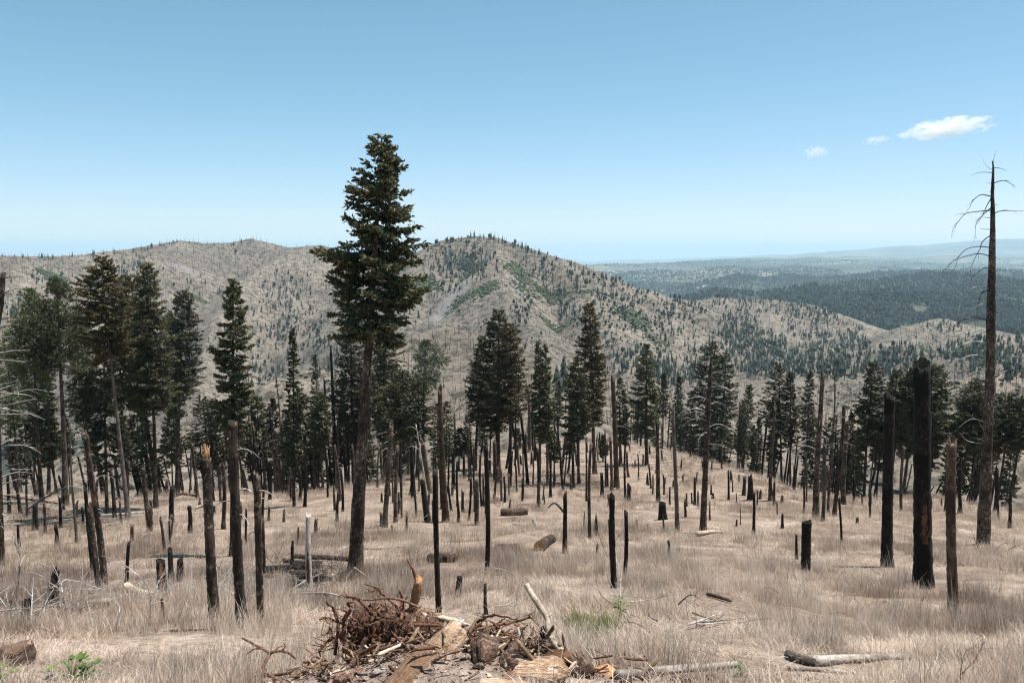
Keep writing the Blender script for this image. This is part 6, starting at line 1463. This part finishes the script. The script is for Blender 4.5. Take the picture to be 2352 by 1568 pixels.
# ------------------------------------------------------------------ brushwood and bare bushes
def brushwood(px, py, wpx, hpx, n, mat, label, seed, up=.25, lmax=1.2):
    rs = np.random.RandomState(seed); parts = []
    P, _ = ray_hit(rs.uniform(px-wpx, px+wpx, n), rs.uniform(py-hpx, py+hpx, n))
    for p in P:
        if np.isnan(p[0]): continue
        a = rs.uniform(0, 6.28); l = rs.uniform(.25, 1)*lmax; el = abs(rs.normal(0, up))
        d = np.array([math.cos(a)*math.cos(el), math.sin(a)*math.cos(el), math.sin(el)]); b = p + np.array([0, 0, rs.uniform(0, .30)])
        pts = np.stack([b, b+d*l*.5+rs.normal(0, .06, 3)*l, b+d*l+rs.normal(0, .10, 3)*l]); r = rs.uniform(.005, .018)*min(1, lmax)
        parts.append(tube(smooth_line(pts, 6), np.linspace(r, r*.25, 6), 4, False))
        for q in range(2):
            t = pts[1]+(pts[2]-pts[1])*rs.rand(); e = t+norm(d+rs.normal(0, .7, 3))*l*.3; parts.append(tube(np.stack([t, e]), [r*.5, r*.15], 3, False))
    V, F = join(parts); o = P[~np.isnan(P[:, 0])].mean(0)
    link('brushwood', make_mesh('brushwood', V-o, F, M[mat], smooth=False), loc=o, kind='stuff', label=label)
brushwood(90,1420,110,28,30,'twig','grey dead twigs in the grass at the lower left',1)
brushwood(330,1385,150,18,70,'twig','grey brushwood around the pale yellow log',2)
brushwood(520,1345,50,40,110,'twig','grey brushwood heap behind the flat-topped snag',3,.45,1.0)
brushwood(700,1310,85,26,130,'darktwig','dark brushwood in the shade by the giant fir',4,.35,1.2)
brushwood(200,1180,210,34,260,'twig','tangled brushwood under the left trees',5,.3,1.8)
brushwood(130,1190,150,30,160,'darktwig','dark brushwood under the left trees',6,.3,1.8)
brushwood(2150,1125,210,20,200,'darktwig','dark brushwood under the firs at right',7,.2,2.2)
brushwood(1240,1105,130,14,140,'darktwig','brushwood under the central clump',8,.2,2.0)
brushwood(1230,1090,180,40,120,'twig','pale brushwood under the central clump',9,.2,2.0)
brushwood(1650,1075,130,30,90,'twig','pale brushwood below the dense dark firs',10,.2,2.2)
brushwood(1800,1520,60,20,30,'twig','twigs beside the white bleached log',11,.3,.22)
brushwood(1000,1300,500,120,90,'twig','stray twigs in the grass of the middle slope',12,.3,1.0)
brushwood(1850,1330,480,140,100,'darktwig','stray dark twigs in the grass of the right slope',13,.5,.7)
brushwood(900,1060,120,40,150,'twig','bare brush behind the giant fir',14,.6,2.2)
brushwood(1700,1540,250,16,30,'twig','twigs along the bottom edge',15,.3,.18)

def bare_bush(lines, base_px, label, seed, mat='twig', w=5):
    B = ray_hit(*base_px)[0][0]; Y0 = B[1]; dep = depth_of(B)
    root = bpy.data.objects.new('bare_bush', None); COL.objects.link(root); root.location = B; rs = np.random.RandomState(seed)
    for q, (pl, ww) in enumerate(lines):
        pts = [at_depth(x, y, Y0+rs.normal(0, .12)) for x, y in pl]
        dead_branch(None, pts, ww*.5*dep/FPX, mat, root, B, seed*50+q, name='stem', twigs=5)
    root['label'] = label; root['category'] = 'bush'; root['group'] = 'bare bushes at the lower left'
bare_bush([([(36,1378),(46,1310),(44,1268),(22,1225),(-4,1206)],5),([(46,1300),(60,1270),(70,1262)],2.5),([(44,1270),(30,1240),(24,1222)],2)],(36,1380),'arching bare white stem at the left edge behind the nearest stump',1)
bare_bush([([(152,1445),(154,1410),(146,1365),(136,1330),(112,1302),(78,1286)],4.5),([(137,1332),(150,1318),(152,1305)],2),([(82,1455),(98,1415),(108,1370),(110,1336),(85,1318),(48,1314)],4.5),([(104,1390),(90,1370),(84,1350)],2.5),([(150,1390),(132,1380),(118,1378)],2)],(118,1455),'bare bush of curved white stems beside the nearest stump',2)
bare_bush([([(344,1420),(346,1380),(340,1345),(322,1322),(290,1300),(258,1283)],4),([(266,1455),(270,1420),(274,1395),(255,1372),(225,1350)],4),([(330,1330),(336,1310),(332,1290)],2),([(300,1305),(320,1285),(330,1270)],2),([(390,1470),(398,1440),(415,1400),(432,1360)],3),([(346,1385),(370,1380),(396,1388)],2)],(330,1450),'spreading bare bush in front of the torn orange stump',3)
bare_bush([([(1405,1300),(1380,1240),(1368,1200)],2),([(1405,1300),(1410,1250),(1430,1220)],2)],(1405,1300),'wiry bare shoots in the grass of the middle slope',4,'darktwig')
bare_bush([([(2212,1595),(2210,1530),(2218,1500),(2235,1485)],3),([(2211,1545),(2240,1520),(2260,1490),(2262,1462)],2.5),([(2212,1580),(2235,1570),(2270,1578)],2)],(2212,1600),'thin bare bush at the lower right corner',5,'darktwig')
bare_bush([([(2250,1265),(2240,1240),(2232,1215)],2),([(2300,1270),(2330,1255),(2352,1248)],2.5),([(2285,1268),(2300,1250),(2320,1245)],2)],(2290,1272),'bare shoots beside the tallest dead tree',6,'darktwig')

# leafy plants
def leafy(px, py, n, size, label, seed, hgt=.12, spread=.12):
    P = ray_hit(px, py)[0][0]; rs = np.random.RandomState(seed); root = bpy.data.objects.new('green_plant', None); COL.objects.link(root); root.location = P
    st = []
    for q in range(n):
        a = rs.uniform(0, 6.28); h = hgt*rs.uniform(.3, 1.2); rr_ = spread*rs.uniform(.1, 1.0)
        tip = np.array([math.cos(a)*rr_, math.sin(a)*rr_, h]); st.append(tube(np.stack([np.zeros(3), tip*.5+np.array([0, 0, .02]), tip]), [.003, .0025, .0015], 4, False))
        d = norm(np.array([math.cos(a), math.sin(a), rs.uniform(-.2, .7)])); s = norm(np.cross(d, np.array([0, 0, 1.0]))); l = size*rs.uniform(.6, 1.2); w = l*.28; up = np.cross(s, d)
        V = np.array([tip, tip+d*l*.3+s*w, tip+d*l*.7+s*w*.8, tip+d*l, tip+d*l*.7-s*w*.8, tip+d*l*.3-s*w, tip+d*l*.35-up*w*.25, tip+d*l*.7-up*w*.2])
        F = np.array([[0,1,6,6],[1,2,7,6],[2,3,7,7],[3,4,7,7],[4,5,6,7],[5,0,6,6]])
        F3 = np.array([[0,1,6],[2,3,7],[3,4,7],[5,0,6]]); F4 = np.array([[1,2,7,6],[4,5,6,7]])
        link('leaf', make_mesh('leaf', V, [F3, F4], M['leaf']), parent=root)
    V, F = join(st); link('stem', make_mesh('stem', V, F, M['leaf']), parent=root)
    root['label'] = label; root['category'] = 'plant'
leafy(165,1562,34,.10,'leafy green plant at the bottom edge near the left corner',1,.16,.2)
leafy(215,1566,26,.09,'second green plant at the bottom edge, right of the leafy one',2,.14,.14)
leafy(6,1568,12,.09,'green plant in the lower left corner under the shaggy log end',3,.14,.12)
leafy(1424,1428,14,.10,'single green sprig standing in the straw right of the cream branch',4,.30,.05)
leafy(1702,1552,10,.06,'small green sprig behind the long bleached log',5,.08,.06)

# ------------------------------------------------------------------ labels that tell the snags, stumps and trees apart
LAND = [(-40, 'left edge'), (240, 'tall leaning snag'), (490, 'orange-topped snag'), (556, 'flat-topped snag'), (712, 'white barkless snag'), (815, 'giant fir'), (1008, 'snag behind roots'), (1117, 'snag above stake'), (1298, 'orange-footed snag'),
        (1408, 'twin black snags'), (1556, 'grey barkless pole'), (1616, 'leaning dead trunk'), (1851, 'thick hollow stump'), (2037, 'tall black trunk'), (2120, 'thickest black trunk'), (2190, 'brown barkless trunk'), (2258, 'tallest dead tree'), (2420, 'right edge')]
ORD = ['first', 'second', 'third', 'fourth', 'fifth', 'sixth', 'seventh', 'eighth', 'ninth', 'tenth', 'eleventh', 'twelfth', 'thirteenth', 'fourteenth', 'fifteenth', 'sixteenth', 'seventeenth', 'eighteenth', 'nineteenth', 'twentieth', 'twenty-first', 'twenty-second', 'twenty-third', 'twenty-fourth', 'twenty-fifth']
buckets = {}
for th in THINGS:
    o, nm, mat, x, hp, wp, lean, nbr, lb = th
    if lb: o['label'] = lb; continue
    if nm == 'backfir': kd = 'background green tree'
    elif nm in ('fir', 'pine'): kd = {'fir': 'green fir', 'firdark': 'dark fir', 'pine': 'bright green conifer', 'firbrown': 'brownish fir', 'firgrey': 'grey-green fir'}[mat] if hp > 110 else 'small young fir'
    else:
        col_ = {'char': 'black', 'bark': 'dark brown', 'redbark': 'red-brown', 'greybark': 'grey', 'twig': 'pale', 'wood': 'pale'}[mat]
        if hp < 62: kd = 'short %s stump' % col_
        else: kd = ('tall ' if hp > 140 else '') + ('thin ' if wp < 8 else '') + col_ + ' snag' + (' with limbs' if nbr > 3 else '')
    i = max(j for j in range(len(LAND)-1) if LAND[j][0] <= x or j == 0)
    buckets.setdefault((kd, i), []).append((x, o))
for (kd, i), v in buckets.items():
    v.sort(key=lambda t: t[0]); a, b = LAND[i][1], LAND[i+1][1]
    for j, (x, o) in enumerate(v):
        o['label'] = ('%s %s from left between %s and %s' % (ORD[j], kd, a, b)) if len(v) > 1 else '%s between %s and %s' % (kd, a, b)

# ------------------------------------------------------------------ the small clouds at right
def cloud(px, py, wpx, hpx, dist, label, seed, dens):
    P = pix_at(px, py, dist); dep = depth_of(P); Wm, Hm = wpx*dep/FPX, hpx*dep/FPX
    k = NT('cloud_vapour'); co = k.coord('Object')
    sph = k.n('ShaderNodeVectorMath', {0: co}, operation='LENGTH').outputs['Value']
    off = k.n('ShaderNodeVectorMath', {0: co, 1: (seed*3.1, seed*1.7, seed*.9)}, operation='ADD').outputs[0]
    nz = k.noise(k.mapped(off, (3.2, 1.6, 1.15)), 1.0, 6, .62)
    fall = k.math('SUBTRACT', 1.0, sph)
    v = k.math('ADD', k.math('MULTIPLY', fall, .75), k.math('MULTIPLY', k.math('SUBTRACT', nz, .5), 2.6))
    v = k.n('ShaderNodeMapRange', {'Value': v, 'From Min': .12, 'From Max': .42, 'To Min': 0.0, 'To Max': dens}).outputs[0]
    vol = k.n('ShaderNodeVolumePrincipled', {'Color': (1, 1, 1, 1), 'Density': v, 'Anisotropy': .0})
    k.t.links.new(vol.outputs[0], k.out.inputs['Volume'])
    rs = np.random.RandomState(seed)
    import bmesh
    bm = bmesh.new(); bmesh.ops.create_icosphere(bm, subdivisions=3, radius=1.0)
    me = bpy.data.meshes.new('cloud'); bm.to_mesh(me); bm.free(); me.materials.append(k.m)
    az = math.atan2(P[0], P[1])
    o = link('cloud', me, loc=P, rot=(0, math.radians(-4.5), -az), scale=(Wm*.5, Wm*.22, Hm*.5), label=label, cat='cloud', group='small clouds')
cloud(2176,295,212,50,9000,'largest small white cloud at right, above the tallest dead tree',1,.012)
cloud(1872,352,60,38,9500,'small wispy cloud at right, lowest of the three',2,.009)
cloud(2012,322,66,22,9300,'tiny faint cloud between the largest and the lowest cloud',3,.008)
